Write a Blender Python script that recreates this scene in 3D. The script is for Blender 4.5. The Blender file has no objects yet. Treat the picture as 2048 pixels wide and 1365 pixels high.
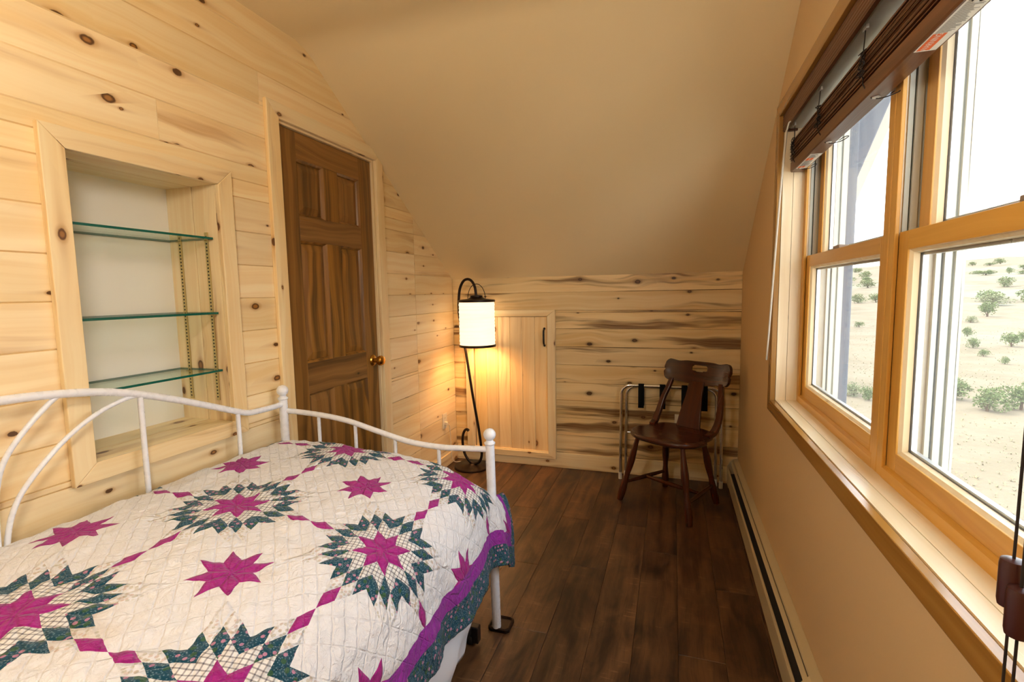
import bpy, bmesh, math, random
from mathutils import Vector, Matrix, noise as mnoise
random.seed(7)
scene = bpy.context.scene
COL = scene.collection
PI = math.pi

# ---------------------------------------------------------------- dimensions (metres)
LX, RX, BY = -1.6183, 0.4227, 3.5045      # left wall, right wall, back wall
FY = -0.75                                # wall behind the camera
KNEE, SLOPE, KINK = 1.411, 0.67, 1.5356   # knee wall height, ceiling pitch, run of the pitch
FLATZ = KNEE + SLOPE * KINK
KINKY = BY - KINK
def ceil_z(y): return min(FLATZ, KNEE + SLOPE * (BY - y))

# ---------------------------------------------------------------- camera
cam_d = bpy.data.cameras.new('camera'); cam = bpy.data.objects.new('camera', cam_d); COL.objects.link(cam)
cam_d.sensor_width = 36.0; cam_d.sensor_fit = 'HORIZONTAL'
cam_d.lens = 989.95 / 2048 * 36.0
cam_d.clip_start = 0.02; cam_d.clip_end = 4000
_r = (0.95107602, 0.30847384, -0.01727121); _u = (-0.01368284, 0.09790147, 0.99510205); _f = (-0.30865382, 0.94618137, -0.09733254)
cam.matrix_world = Matrix(((_r[0], _u[0], -_f[0], 0), (_r[1], _u[1], -_f[1], 0), (_r[2], _u[2], -_f[2], 1.30), (0, 0, 0, 1)))
scene.camera = cam

# ---------------------------------------------------------------- sky, sun, exposure
scene.view_settings.view_transform = 'Standard'
scene.view_settings.look = 'None'
scene.view_settings.gamma = 1.0
scene.view_settings.use_curve_mapping = False
scene.view_settings.exposure = 1.2
SKY = 2.6
cyc = scene.cycles                     # light-path limits that keep the full-size render quick
cyc.max_bounces = 7; cyc.diffuse_bounces = 4; cyc.glossy_bounces = 2; cyc.transmission_bounces = 3; cyc.transparent_max_bounces = 14
cyc.caustics_reflective = False; cyc.caustics_refractive = False
cyc.use_adaptive_sampling = True; cyc.adaptive_threshold = 0.11; cyc.adaptive_min_samples = 16
cyc.use_denoising = True; cyc.sample_clamp_indirect = 4.0
world = bpy.data.worlds.new('sky'); scene.world = world; world.use_nodes = True
wt = world.node_tree; wt.nodes.clear()
wo = wt.nodes.new('ShaderNodeOutputWorld'); wb = wt.nodes.new('ShaderNodeBackground')
wtc = wt.nodes.new('ShaderNodeTexCoord'); wsx = wt.nodes.new('ShaderNodeSeparateXYZ')
wr = wt.nodes.new('ShaderNodeValToRGB')
wr.color_ramp.elements[0].position = 0.0; wr.color_ramp.elements[0].color = (1.0, 1.0, 1.0, 1)
wr.color_ramp.elements[1].position = 0.75; wr.color_ramp.elements[1].color = (0.62, 0.78, 0.95, 1)
wn = wt.nodes.new('ShaderNodeTexNoise'); wn.inputs['Scale'].default_value = 2.2; wn.inputs['Detail'].default_value = 6
wmap = wt.nodes.new('ShaderNodeMapping'); wmap.inputs['Scale'].default_value = (1, 1, 4.5)
wcr = wt.nodes.new('ShaderNodeValToRGB'); wcr.color_ramp.elements[0].position = .42; wcr.color_ramp.elements[1].position = .66
wmix = wt.nodes.new('ShaderNodeMixRGB'); wmix.inputs[2].default_value = (1, 1, 1, 1)
wt.links.new(wtc.outputs['Generated'], wsx.inputs[0]); wt.links.new(wsx.outputs['Z'], wr.inputs[0])
wt.links.new(wtc.outputs['Generated'], wmap.inputs['Vector']); wt.links.new(wmap.outputs[0], wn.inputs['Vector'])
wt.links.new(wn.outputs['Fac'], wcr.inputs[0]); wt.links.new(wcr.outputs[0], wmix.inputs[0])
wt.links.new(wr.outputs[0], wmix.inputs[1]); wt.links.new(wmix.outputs[0], wb.inputs['Color'])
wb.inputs['Strength'].default_value = SKY
wt.links.new(wb.outputs[0], wo.inputs[0])
sun_d = bpy.data.lights.new('sun', 'SUN'); sun = bpy.data.objects.new('sun', sun_d); COL.objects.link(sun)
sun_d.energy = 2.4; sun_d.angle = math.radians(1.0); sun_d.color = (1.0, 0.95, 0.86)
sun.rotation_euler = Vector((-0.45, 0.35, 0.82)).to_track_quat('Z', 'Y').to_euler()
# sampling aid only: portal in the window opening
por_d = bpy.data.lights.new('window_portal', 'AREA'); por = bpy.data.objects.new('window_portal', por_d); COL.objects.link(por)
por_d.shape = 'RECTANGLE'; por_d.size = 1.30; por_d.size_y = 1.80; por_d.cycles.is_portal = True
por.location = (0.64, 1.468, 1.42); por.rotation_euler = Vector((1, 0, 0)).to_track_quat('Z', 'Y').to_euler()

# ---------------------------------------------------------------- node helper
def S(r, g, b):
    f = lambda c: (c / 255 / 12.92) if c / 255 <= 0.04045 else ((c / 255 + 0.055) / 1.055) ** 2.4
    return (f(r), f(g), f(b), 1)
class NT:
    def __init__(s, name):
        s.mat = bpy.data.materials.new(name); s.mat.use_nodes = True
        s.t = s.mat.node_tree; s.t.nodes.clear()
        s.out = s.t.nodes.new('ShaderNodeOutputMaterial')
    def new(s, k): return s.t.nodes.new(k)
    def put(s, sock, v):
        if isinstance(v, bpy.types.NodeSocket): s.t.links.new(v, sock)
        elif v is not None: sock.default_value = v
    def m(s, op, a, b=None, c=None, clamp=False):
        n = s.new('ShaderNodeMath'); n.operation = op; n.use_clamp = clamp
        s.put(n.inputs[0], a); s.put(n.inputs[1], b); s.put(n.inputs[2], c)
        return n.outputs[0]
    def add(s, a, b): return s.m('ADD', a, b)
    def sub(s, a, b): return s.m('SUBTRACT', a, b)
    def mul(s, a, b): return s.m('MULTIPLY', a, b)
    def div(s, a, b): return s.m('DIVIDE', a, b)
    def sep(s, v):
        n = s.new('ShaderNodeSeparateXYZ'); s.put(n.inputs[0], v); return n.outputs
    def xyz(s, x=0., y=0., z=0.):
        n = s.new('ShaderNodeCombineXYZ'); s.put(n.inputs[0], x); s.put(n.inputs[1], y); s.put(n.inputs[2], z); return n.outputs[0]
    def noise(s, vec, scale=1., detail=3., rough=.5, dist=0.):
        n = s.new('ShaderNodeTexNoise'); s.put(n.inputs['Vector'], vec)
        n.inputs['Scale'].default_value = scale; n.inputs['Detail'].default_value = detail
        n.inputs['Roughness'].default_value = rough; n.inputs['Distortion'].default_value = dist
        return n.outputs['Fac']
    def vor(s, vec, scale=1., feat='F1', dim='3D', rnd=1.):
        n = s.new('ShaderNodeTexVoronoi'); n.feature = feat; n.voronoi_dimensions = dim
        s.put(n.inputs['Vector'], vec); n.inputs['Scale'].default_value = scale; n.inputs['Randomness'].default_value = rnd
        return n.outputs
    def step(s, v, lo, hi):      # smoothstep 0..1
        n = s.new('ShaderNodeMapRange'); n.interpolation_type = 'SMOOTHSTEP'
        s.put(n.inputs[0], v); n.inputs[1].default_value = lo; n.inputs[2].default_value = hi
        return n.outputs[0]
    def rng(s, v, a, b, c, d):
        n = s.new('ShaderNodeMapRange'); s.put(n.inputs[0], v)
        for i, q in enumerate((a, b, c, d)): n.inputs[i + 1].default_value = q
        return n.outputs[0]
    def mix(s, f, a, b, mode='MIX'):
        n = s.new('ShaderNodeMixRGB'); n.blend_type = mode
        s.put(n.inputs[0], f); s.put(n.inputs[1], a); s.put(n.inputs[2], b); return n.outputs[0]
    def uv(s):
        n = s.new('ShaderNodeUVMap'); n.uv_map = 'UVMap'; return n.outputs[0]
    def obj(s): return s.new('ShaderNodeTexCoord').outputs['Object']
    def gen(s): return s.new('ShaderNodeNewGeometry').outputs['Position']
    def rand(s): return s.new('ShaderNodeObjectInfo').outputs['Random']
    def bump(s, h, strength=.2, dist=.002):
        n = s.new('ShaderNodeBump'); n.inputs['Strength'].default_value = strength; n.inputs['Distance'].default_value = dist
        s.put(n.inputs['Height'], h); return n.outputs[0]
    def bsdf(s, color, rough=.5, metal=0., spec=.5, normal=None, **kw):
        n = s.new('ShaderNodeBsdfPrincipled')
        s.put(n.inputs['Base Color'], color); s.put(n.inputs['Roughness'], rough)
        n.inputs['Metallic'].default_value = metal; n.inputs['Specular IOR Level'].default_value = spec
        if normal is not None: s.put(n.inputs['Normal'], normal)
        for k, v in kw.items(): s.put(n.inputs[k], v)
        s.t.links.new(n.outputs[0], s.out.inputs[0]); return n

M = {}
def plain(name, color, rough=.5, metal=0., spec=.5, grain=.0, gscale=60.):
    n = NT(name); c = color
    nz = n.noise(n.obj(), gscale, 4)
    if grain:
        d = tuple(x * (1 - grain) for x in color[:3]) + (1,)
        c = n.mix(nz, d, color)
    n.bsdf(c, n.rng(nz, 0, 1, max(rough - .06, .02), rough + .06), metal, spec, n.bump(nz, .06, .001) if grain else None)
    M[name] = n.mat; return n.mat

def wood(name, light, dark, streak, knot, streak_amt=.5, knot_amt=.6, rough=.42, spec=.35, kx=2.6, ky=6.5, vary=.16, grain=45., bump=.12, thr=(.60, .74), sfreq=15.):
    n = NT(name); uvs = n.sep(n.uv()); rnd = n.rand()
    U = n.add(uvs[0], n.mul(rnd, 41.3)); V = n.add(uvs[1], n.mul(rnd, 17.7))
    P = n.xyz(n.mul(U, kx), n.mul(V, ky), 0.)
    vo = n.vor(P, 1., dim='2D', rnd=1.)
    dv = n.new('ShaderNodeVectorMath'); dv.operation = 'SUBTRACT'; n.put(dv.inputs[0], P); n.put(dv.inputs[1], vo['Position'])
    ds = n.sep(dv.outputs[0]); dx = n.div(ds[0], kx); dy = n.div(ds[1], ky)
    cs = n.sep(vo['Color'])
    on = n.m('GREATER_THAN', cs[1], 1 - knot_amt)
    wob = n.mul(n.sub(n.noise(n.xyz(U, V, rnd), 55., 2), .5), .006)
    d = n.add(n.m('SQRT', n.add(n.m('POWER', n.mul(dx, .62), 2.), n.m('POWER', dy, 2.))), wob)
    rk = n.add(.0046, n.mul(n.m('POWER', cs[0], 2.), .0115))
    q = n.div(d, rk)
    # grain bends round the knots
    near = n.m('EXPONENT', n.mul(n.m('POWER', n.div(d, n.mul(rk, 3.5)), 2.), -1.))
    near = n.mul(near, on)
    warp = n.mul(n.noise(n.xyz(n.mul(U, 1.1), n.mul(V, 2.), rnd), 1.6, 2), .10)
    g = n.add(n.sub(V, n.mul(n.mul(dy, near), .75)), warp)
    fine = n.noise(n.xyz(n.mul(U, 2.2), n.mul(g, grain * 3), rnd), 1., 3)
    band = n.noise(n.xyz(n.mul(U, .55), n.mul(g, grain * .55), n.mul(rnd, 9.)), 1., 3, .6)
    blot = n.noise(n.xyz(n.mul(U, 1.0), n.mul(V, 3.), n.mul(rnd, 3.)), 1.5, 2)
    f = n.add(n.mul(n.step(band, .32, .70), .62), n.mul(fine, .30))
    f = n.add(f, n.mul(n.sub(blot, .5), .5))
    col = n.mix(f, light, dark)
    st = n.noise(n.xyz(n.mul(U, .75), n.mul(g, sfreq), n.add(n.mul(rnd, 23.), 4.)), 1., 4, .55)
    st = n.mul(n.step(st, thr[0], thr[1]), streak_amt)
    st = n.mul(st, n.add(.55, n.mul(fine, .8)))
    col = n.mix(n.m('MINIMUM', st, 1.), col, streak)
    # tails beside knots, halo, ring, core
    tail = n.mul(n.m('EXPONENT', n.mul(n.m('ABSOLUTE', n.div(dx, n.mul(rk, 6.))), -1.)), n.m('EXPONENT', n.mul(n.m('POWER', n.div(dy, n.mul(rk, 1.1)), 2.), -1.)))
    col = n.mix(n.mul(n.mul(tail, on), .55), col, streak)
    halo = n.mul(n.sub(1., n.step(q, .9, 1.9)), on)
    col = n.mix(n.mul(halo, .45), col, streak)
    ring = n.mul(n.sub(1., n.step(q, .78, 1.05)), on)
    col = n.mix(n.mul(ring, .92), col, knot)
    core = n.mul(n.sub(1., n.step(q, .30, .70)), n.mul(on, n.m('GREATER_THAN', cs[2], .5)))
    col = n.mix(n.mul(core, .7), col, streak)
    val = n.add(1 - vary / 2, n.mul(n.m('FRACT', n.mul(rnd, 57.3)), vary))
    hsv = n.new('ShaderNodeHueSaturation'); n.put(hsv.inputs['Value'], val); n.put(hsv.inputs['Color'], col)
    n.put(hsv.inputs['Saturation'], n.add(.94, n.mul(n.m('FRACT', n.mul(rnd, 91.7)), .12)))
    hgt = n.sub(n.mul(fine, .5), n.mul(ring, 1.))
    n.bsdf(hsv.outputs[0], n.rng(fine, 0, 1, rough - .07, rough + .08), 0., spec, n.bump(hgt, bump, .001))
    M[name] = n.mat; return n.mat

PL, PD = S(251, 231, 188), S(236, 202, 144)
wood('pine_wall', PL, PD, S(184, 128, 66), S(78, 44, 18), .55, .74, .38, kx=3.3, ky=7.6, thr=(.58, .76), sfreq=11.)
wood('pine_streaked', S(244, 220, 170), S(222, 184, 122), S(116, 82, 48), S(64, 38, 18), .95, .60, .42, kx=3.0, thr=(.51, .645), sfreq=12.)
wood('pine_trim', S(250, 231, 188), S(235, 200, 142), S(176, 122, 66), S(92, 54, 24), .60, .52, .38, kx=2.4, ky=9., vary=.10, thr=(.57, .74))
wood('pine_board', S(248, 222, 172), S(232, 192, 130), S(186, 128, 68), S(104, 62, 30), .55, .55, .42, kx=2.2, ky=7., vary=.18)
wood('sill_wood', S(238, 220, 184), S(229, 205, 162), S(212, 178, 126), S(130, 80, 36), .25, .05, .24, vary=.05, grain=60.)
wood('window_oak', S(218, 168, 88), S(198, 142, 62), S(160, 100, 38), S(120, 70, 26), .30, .0, .32, vary=.06, grain=70.)
wood('casing_brown', S(178, 130, 64), S(142, 98, 42), S(100, 66, 30), S(70, 40, 16), .6, .12, .20, spec=.6, vary=.08)
wood('door_stain', S(160, 113, 52), S(112, 73, 28), S(56, 36, 16), S(34, 20, 10), .65, .16, .30, spec=.45, kx=1.6, ky=5., vary=.18, grain=70., bump=.18, thr=(.48, .66), sfreq=22.)
wood('chair_wood', S(80, 35, 14), S(50, 21, 9), S(32, 13, 7), S(30, 12, 8), .4, .0, .24, spec=.55, vary=.08, grain=60., bump=.05)
wood('blind_wood', S(110, 70, 44), S(82, 50, 32), S(56, 34, 22), S(40, 24, 16), .5, .0, .34, vary=.16, grain=80.)
wood('post_timber', S(104, 108, 116), S(84, 88, 98), S(58, 62, 70), S(50, 50, 54), .5, .25, .7, spec=.2, vary=.05)
def floor_mat():
    n = NT('floor_laminate'); uvs = n.sep(n.uv()); rnd = n.rand()
    U = n.add(uvs[0], n.mul(rnd, 31.)); V = n.add(uvs[1], n.mul(rnd, 13.))
    warp = n.mul(n.noise(n.xyz(n.mul(U, 2.), n.mul(V, 5.), rnd), 1.5, 2), .05)
    g = n.add(V, warp)
    band = n.noise(n.xyz(n.mul(U, 1.4), n.mul(g, 26.), rnd), 1., 5, .65)
    fine = n.noise(n.xyz(n.mul(U, 6.), n.mul(g, 150.), rnd), 1., 3)
    blot = n.noise(n.xyz(n.mul(U, 4.), n.mul(V, 9.), rnd), 1., 5, .6, .6)
    scrape = n.noise(n.xyz(n.mul(U, 95.), n.mul(V, 9.), rnd), 1., 3)
    f = n.add(n.mul(band, .55), n.mul(blot, .75)); f = n.step(f, .45, .86)
    col = n.mix(f, S(38, 25, 17), S(106, 73, 46))
    col = n.mix(n.mul(n.step(fine, .5, .8), .45), col, S(36, 24, 17))
    col = n.mix(n.mul(n.step(scrape, .58, .75), n.mul(n.step(blot, .48, .62), .5)), col, S(148, 110, 76))
    hsv = n.new('ShaderNodeHueSaturation'); n.put(hsv.inputs['Color'], col)
    n.put(hsv.inputs['Value'], n.add(.80, n.mul(n.m('FRACT', n.mul(rnd, 57.)), .42)))
    n.bsdf(hsv.outputs[0], n.rng(blot, 0, 1, .30, .48), 0., .4, n.bump(n.add(scrape, fine), .12, .001))
    M['floor_laminate'] = n.mat
floor_mat()
def paint(name, col, amt=.05):
    n = NT(name); p = n.gen()
    big = n.noise(p, 1.1, 2); orange = n.noise(p, 160., 2)
    c2 = tuple(x * (1 - amt) for x in col[:3]) + (1,)
    n.bsdf(n.mix(big, c2, col), .72, 0., .25, n.bump(orange, .10, .0015)); M[name] = n.mat
paint('ceiling_paint', S(242, 221, 176))
paint('wall_paint', S(216, 183, 136))
paint('niche_paint', S(244, 240, 228), .03)
paint('front_paint', S(222, 200, 164))
plain('white_metal', S(236, 238, 244), .28, 0., .5)
plain('chrome', S(215, 215, 215), .10, 1.)
plain('brass', S(212, 160, 70), .22, 1.)
plain('brass_pale', S(208, 186, 130), .30, .9)
plain('lock_grey', S(150, 132, 116), .4, .3)
plain('bronze', S(46, 32, 24), .36, .6, .5, .25, 40.)
plain('black_plastic', S(26, 22, 20), .4)
plain('black_iron', S(30, 26, 24), .45, .4)
plain('black_web', S(14, 14, 16), .85, 0., .2, .4, 400.)
plain('heater_enamel', S(196, 178, 140), .36, 0., .45, .06, 12.)
plain('heater_dark', S(26, 22, 18), .7)
plain('outlet_ivory', S(232, 222, 198), .4)
plain('slot_dark', S(30, 26, 22), .6)
plain('clad_white', S(188, 192, 180), .45, 0., .4, .05, 8.)
plain('vinyl_grey', S(176, 172, 154), .4, 0., .4)
plain('gasket', S(96, 104, 106), .5)
plain('steel_strip', S(210, 212, 214), .3, .6)
plain('headrail', S(206, 210, 200), .4, .2)
plain('cord_dark', S(34, 24, 20), .7)
plain('tassel_wood', S(66, 32, 26), .3, 0., .5)
plain('clear_plastic', S(226, 226, 222), .15, 0., .6)
plain('wand_white', S(206, 196, 178), .3)
plain('label_white', S(238, 236, 228), .6)
plain('label_orange', S(236, 110, 50), .6)
plain('label_ink', S(120, 116, 110), .7)
plain('stucco', S(206, 196, 176), .9, 0., .1, .2, 30.)
plain('soffit', S(214, 212, 206), .8, 0., .1, .05)
plain('rubber_white', S(226, 224, 216), .5)
plain('sheet_white', S(238, 240, 246), .8, 0., .15, .03, 30.)
plain('mattress_ticking', S(226, 224, 222), .85, 0., .1, .05, 30.)
def glass(name, tint, haze=0.0):
    n = NT(name)
    tr = n.new('ShaderNodeBsdfTransparent'); tr.inputs[0].default_value = tint
    gl = n.new('ShaderNodeBsdfGlossy'); gl.inputs['Roughness'].default_value = .02
    lw = n.new('ShaderNodeLayerWeight'); lw.inputs[0].default_value = .5
    mx = n.new('ShaderNodeMixShader'); n.put(mx.inputs[0], n.add(.02, n.mul(n.m('POWER', lw.outputs['Facing'], 5.), .45)))
    n.t.links.new(tr.outputs[0], mx.inputs[1]); n.t.links.new(gl.outputs[0], mx.inputs[2]); last = mx
    if haze:
        df = n.new('ShaderNodeBsdfTranslucent'); df.inputs[0].default_value = (1, 1, 1, 1)
        mh = n.new('ShaderNodeMixShader'); mh.inputs[0].default_value = haze
        n.t.links.new(mx.outputs[0], mh.inputs[1]); n.t.links.new(df.outputs[0], mh.inputs[2]); last = mh
    n.t.links.new(last.outputs[0], n.out.inputs[0]); M[name] = n.mat
glass('pane_glass', (.97, .98, .98, 1), .025)
glass('shelf_glass', (.90, .97, .94, 1))
plain('glass_edge', S(12, 92, 78), .15, 0., .6)
def shade_mat():
    n = NT('lamp_paper'); p = n.sep(n.obj())
    w = n.noise(n.xyz(n.mul(p[0], 2.), n.mul(p[1], 2.), n.mul(p[2], 60.)), 1., 3)
    e = n.new('ShaderNodeEmission'); n.put(e.inputs[0], n.mix(w, (1.0, .74, .48, 1), (.86, .60, .36, 1)))
    e.inputs[1].default_value = .72
    df = n.new('ShaderNodeBsdfDiffuse'); n.put(df.inputs[0], n.mix(w, S(246, 238, 222), S(226, 212, 190))); n.put(df.inputs['Normal'], n.bump(w, .5, .003))
    ad = n.new('ShaderNodeAddShader'); n.t.links.new(e.outputs[0], ad.inputs[0]); n.t.links.new(df.outputs[0], ad.inputs[1])
    n.t.links.new(ad.outputs[0], n.out.inputs[0]); M['lamp_paper'] = n.mat
shade_mat()
def bulb_mat():
    n = NT('bulb_glow'); e = n.new('ShaderNodeEmission'); e.inputs[0].default_value = S(255, 200, 130); e.inputs[1].default_value = 5.
    n.t.links.new(e.outputs[0], n.out.inputs[0]); M['bulb_glow'] = n.mat
bulb_mat()

def fill_glow_mat():  # emission for the added out-of-view globe that brightens the room
    n = NT('fill_glow'); e = n.new('ShaderNodeEmission'); e.inputs[0].default_value = (1.0, .945, .85, 1); e.inputs[1].default_value = 24.
    n.t.links.new(e.outputs[0], n.out.inputs[0]); M['fill_glow'] = n.mat
fill_glow_mat()

# ---------------------------------------------------------------- mesh builder
class MB:
    def __init__(s): s.v = []; s.f = []; s.mi = []
    def poly(s, pts, mi=0):
        b = len(s.v); s.v += [tuple(p) for p in pts]; s.f.append(tuple(range(b, b + len(pts)))); s.mi.append(mi)
    def box(s, x0, x1, y0, y1, z0, z1, mi=0):
        b = len(s.v)
        s.v += [(x, y, z) for z in (z0, z1) for y in (y0, y1) for x in (x0, x1)]
        for q in ((0, 2, 3, 1), (4, 5, 7, 6), (0, 1, 5, 4), (2, 6, 7, 3), (0, 4, 6, 2), (1, 3, 7, 5)):
            s.f.append(tuple(b + i for i in q)); s.mi.append(mi)
        return s
    def prism(s, pts, axis, lo, hi, mi=0):
        """2-D polygon pts extruded along axis between lo and hi; pts in the other two axes in order."""
        b = len(s.v); n = len(pts)
        def P(p, h):
            q = list(p); q.insert(axis, h); return tuple(q)
        s.v += [P(p, lo) for p in pts] + [P(p, hi) for p in pts]
        s.f.append(tuple(range(b, b + n))[::-1]); s.f.append(tuple(range(b + n, b + 2 * n))); s.mi += [mi, mi]
        for i in range(n):
            j = (i + 1) % n; s.f.append((b + i, b + j, b + n + j, b + n + i)); s.mi.append(mi)
        return s
    def tube(s, path, r, seg=12, cap=True, mi=0, flat=None):
        path = [Vector(p) for p in path]; n = len(path)
        rs = r if isinstance(r, (list, tuple)) else [r] * n
        t0 = (path[1] - path[0]).normalized()
        up = Vector((0, 0, 1)) if abs(t0.z) < .9 else Vector((0, 1, 0))
        a = t0.cross(up).normalized(); b0 = len(s.v)
        for i, p in enumerate(path):
            t = (path[min(i + 1, n - 1)] - path[max(i - 1, 0)]).normalized()
            a = (a - t * a.dot(t)).normalized(); b = t.cross(a)
            for k in range(seg):
                an = 2 * PI * k / seg
                fa, fb = (1, 1) if flat is None else flat
                s.v.append(tuple(p + (a * math.cos(an) * fa + b * math.sin(an) * fb) * rs[i]))
        for i in range(n - 1):
            for k in range(seg):
                k2 = (k + 1) % seg
                s.f.append((b0 + i * seg + k, b0 + i * seg + k2, b0 + (i + 1) * seg + k2, b0 + (i + 1) * seg + k)); s.mi.append(mi)
        if cap:
            s.f.append(tuple(b0 + k for k in range(seg))[::-1]); s.mi.append(mi)
            s.f.append(tuple(b0 + (n - 1) * seg + k for k in range(seg))); s.mi.append(mi)
        return s
    def lathe(s, prof, origin=(0, 0, 0), axis=(0, 0, 1), seg=24, mi=0, cap=True):
        ax = Vector(axis).normalized(); o = Vector(origin)
        up = Vector((0, 0, 1)) if abs(ax.z) < .9 else Vector((1, 0, 0))
        a = ax.cross(up).normalized(); b = ax.cross(a); b0 = len(s.v); n = len(prof)
        for (r, h) in prof:
            for k in range(seg):
                an = 2 * PI * k / seg
                s.v.append(tuple(o + ax * h + (a * math.cos(an) + b * math.sin(an)) * r))
        for i in range(n - 1):
            for k in range(seg):
                k2 = (k + 1) % seg
                s.f.append((b0 + i * seg + k, b0 + i * seg + k2, b0 + (i + 1) * seg + k2, b0 + (i + 1) * seg + k)); s.mi.append(mi)
        if cap:
            s.f.append(tuple(b0 + k for k in range(seg))[::-1]); s.mi.append(mi)
            s.f.append(tuple(b0 + (n - 1) * seg + k for k in range(seg))); s.mi.append(mi)
        return s
    def build(s, name, mat, parent=None, grain=1, smooth=False, bevel=0., local=False, weld=False, angle=38):
        me = bpy.data.meshes.new(name); me.from_pydata(s.v, [], s.f); me.validate()
        mats = mat if isinstance(mat, (list, tuple)) else [mat]
        for q in mats: me.materials.append(M[q])
        if len(mats) > 1 and len(me.polygons) == len(s.mi): me.polygons.foreach_set('material_index', s.mi)
        bm = bmesh.new(); bm.from_mesh(me)
        if weld: bmesh.ops.remove_doubles(bm, verts=bm.verts, dist=1e-5)
        bmesh.ops.recalc_face_normals(bm, faces=bm.faces); bm.to_mesh(me); bm.free()
        grain_uv(me, grain)
        if smooth:
            me.polygons.foreach_set('use_smooth', [True] * len(me.polygons)); me.set_sharp_from_angle(angle=math.radians(angle))
        o = bpy.data.objects.new(name, me); COL.objects.link(o)
        if bevel:
            md = o.modifiers.new('bevel', 'BEVEL'); md.width = bevel; md.segments = 2; md.limit_method = 'ANGLE'; md.angle_limit = math.radians(40)
        if parent is not None:
            o.parent = parent
            if not local and parent.parent is None: o.location = -parent.location
        return o
def grain_uv(me, axis):
    uvl = me.uv_layers.new(name='UVMap') if 'UVMap' not in me.uv_layers else me.uv_layers['UVMap']
    oth = [i for i in range(3) if i != axis]; vs = me.vertices
    for p in me.polygons:
        n = p.normal; va = oth[0] if abs(n[oth[0]]) <= abs(n[oth[1]]) else oth[1]
        if abs(n[axis]) > .8: ua = [i for i in oth if i != va][0]
        else: ua = axis
        for li in p.loop_indices:
            c = vs[me.loops[li].vertex_index].co
            uvl.data[li].uv = (c[ua], c[va])
def thing(name, label, cat, loc=(0, 0, 0), rotz=0., group=None):
    o = bpy.data.objects.new(name, None); COL.objects.link(o); o.empty_display_size = .1
    o.location = loc; o.rotation_euler = (0, 0, rotz); o['label'] = label; o['category'] = cat
    if group: o['group'] = group
    return o
def tag(o, label, cat, group=None):
    o['label'] = label; o['category'] = cat
    if group: o['group'] = group
    return o
def struct(o, label=None):
    o['kind'] = 'structure'
    if label: o['label'] = label
    return o
def sempty(name, label=None, loc=(0, 0, 0)):
    o = bpy.data.objects.new(name, None); COL.objects.link(o); o.empty_display_size = .1; o.location = loc
    return struct(o, label)
def spline(pts, n=8):
    pts = [Vector(p) for p in pts]; out = []
    for i in range(len(pts) - 1):
        p0 = pts[max(i - 1, 0)]; p1 = pts[i]; p2 = pts[i + 1]; p3 = pts[min(i + 2, len(pts) - 1)]
        for k in range(n):
            t = k / n
            out.append(.5 * ((2 * p1) + (p2 - p0) * t + (2 * p0 - 5 * p1 + 4 * p2 - p3) * t * t + (3 * p1 - p0 - 3 * p2 + p3) * t ** 3))
    out.append(pts[-1]); return out

# ================================================================ STRUCTURE
PITCH, PZ0 = 0.131, 0.116      # plank course height, top of baseboard
TH = 0.014                     # plank thickness (front faces lie on the wall plane)

# niche, door and access-door outlines (y or x ranges, z ranges)
NI = (0.963, 1.447, 0.825, 1.717); NO = (0.903, 1.509, 0.769, 1.776); NDEP = 0.245
DO = (1.772, 2.490, 0.0, 2.052); DC = (1.705, 2.562, 0.0, 2.118)
AI = (-1.452, -0.868, 0.107, 1.124); AO = (-1.516, -0.808, 0.062, 1.171)

def clip(poly, a, b, c):       # keep a*x+b*y<=c
    out = []
    for i in range(len(poly)):
        p, q = poly[i], poly[(i + 1) % len(poly)]
        dp, dq = a * p[0] + b * p[1] - c, a * q[0] + b * q[1] - c
        if dp <= 0: out.append(p)
        if (dp < 0 < dq) or (dq < 0 < dp):
            t = dp / (dp - dq); out.append((p[0] + (q[0] - p[0]) * t, p[1] + (q[1] - p[1]) * t))
    return out
def plank(parent, poly, z0, z1, face, axis, mat, sign):
    """poly in (along, z); face = coordinate of the visible face; sign = direction into the wall."""
    g = .0042
    mb = MB(); n = len(poly)
    if n < 3: return
    area = abs(sum(poly[i][0] * poly[(i + 1) % n][1] - poly[(i + 1) % n][0] * poly[i][1] for i in range(n))) / 2
    if area < 4e-4: return
    a0 = min(p[0] for p in poly); a1 = max(p[0] for p in poly)
    front = [(min(max(p[0], a0 + .0011), a1 - .0011), min(max(p[1], z0 + g), z1 - .0006)) for p in poly]
    P = (lambda p, d: (face + sign * d, p[0], p[1])) if axis == 1 else (lambda p, d: (p[0], face + sign * d, p[1]))
    rings = [[P(p, TH) for p in poly], [P(p, .005) for p in poly], [P(p, 0.) for p in front]]
    for r in rings: mb.v += r
    mb.f.append(tuple(range(n))[::-1]); mb.f.append(tuple(range(2 * n, 3 * n)))
    for k in range(2):
        for i in range(n):
            j = (i + 1) % n; mb.f.append((k * n + i, k * n + j, (k + 1) * n + j, (k + 1) * n + i))
    mb.mi = [0] * len(mb.f)
    mb.build('plank', mat, parent, grain=axis)

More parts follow.
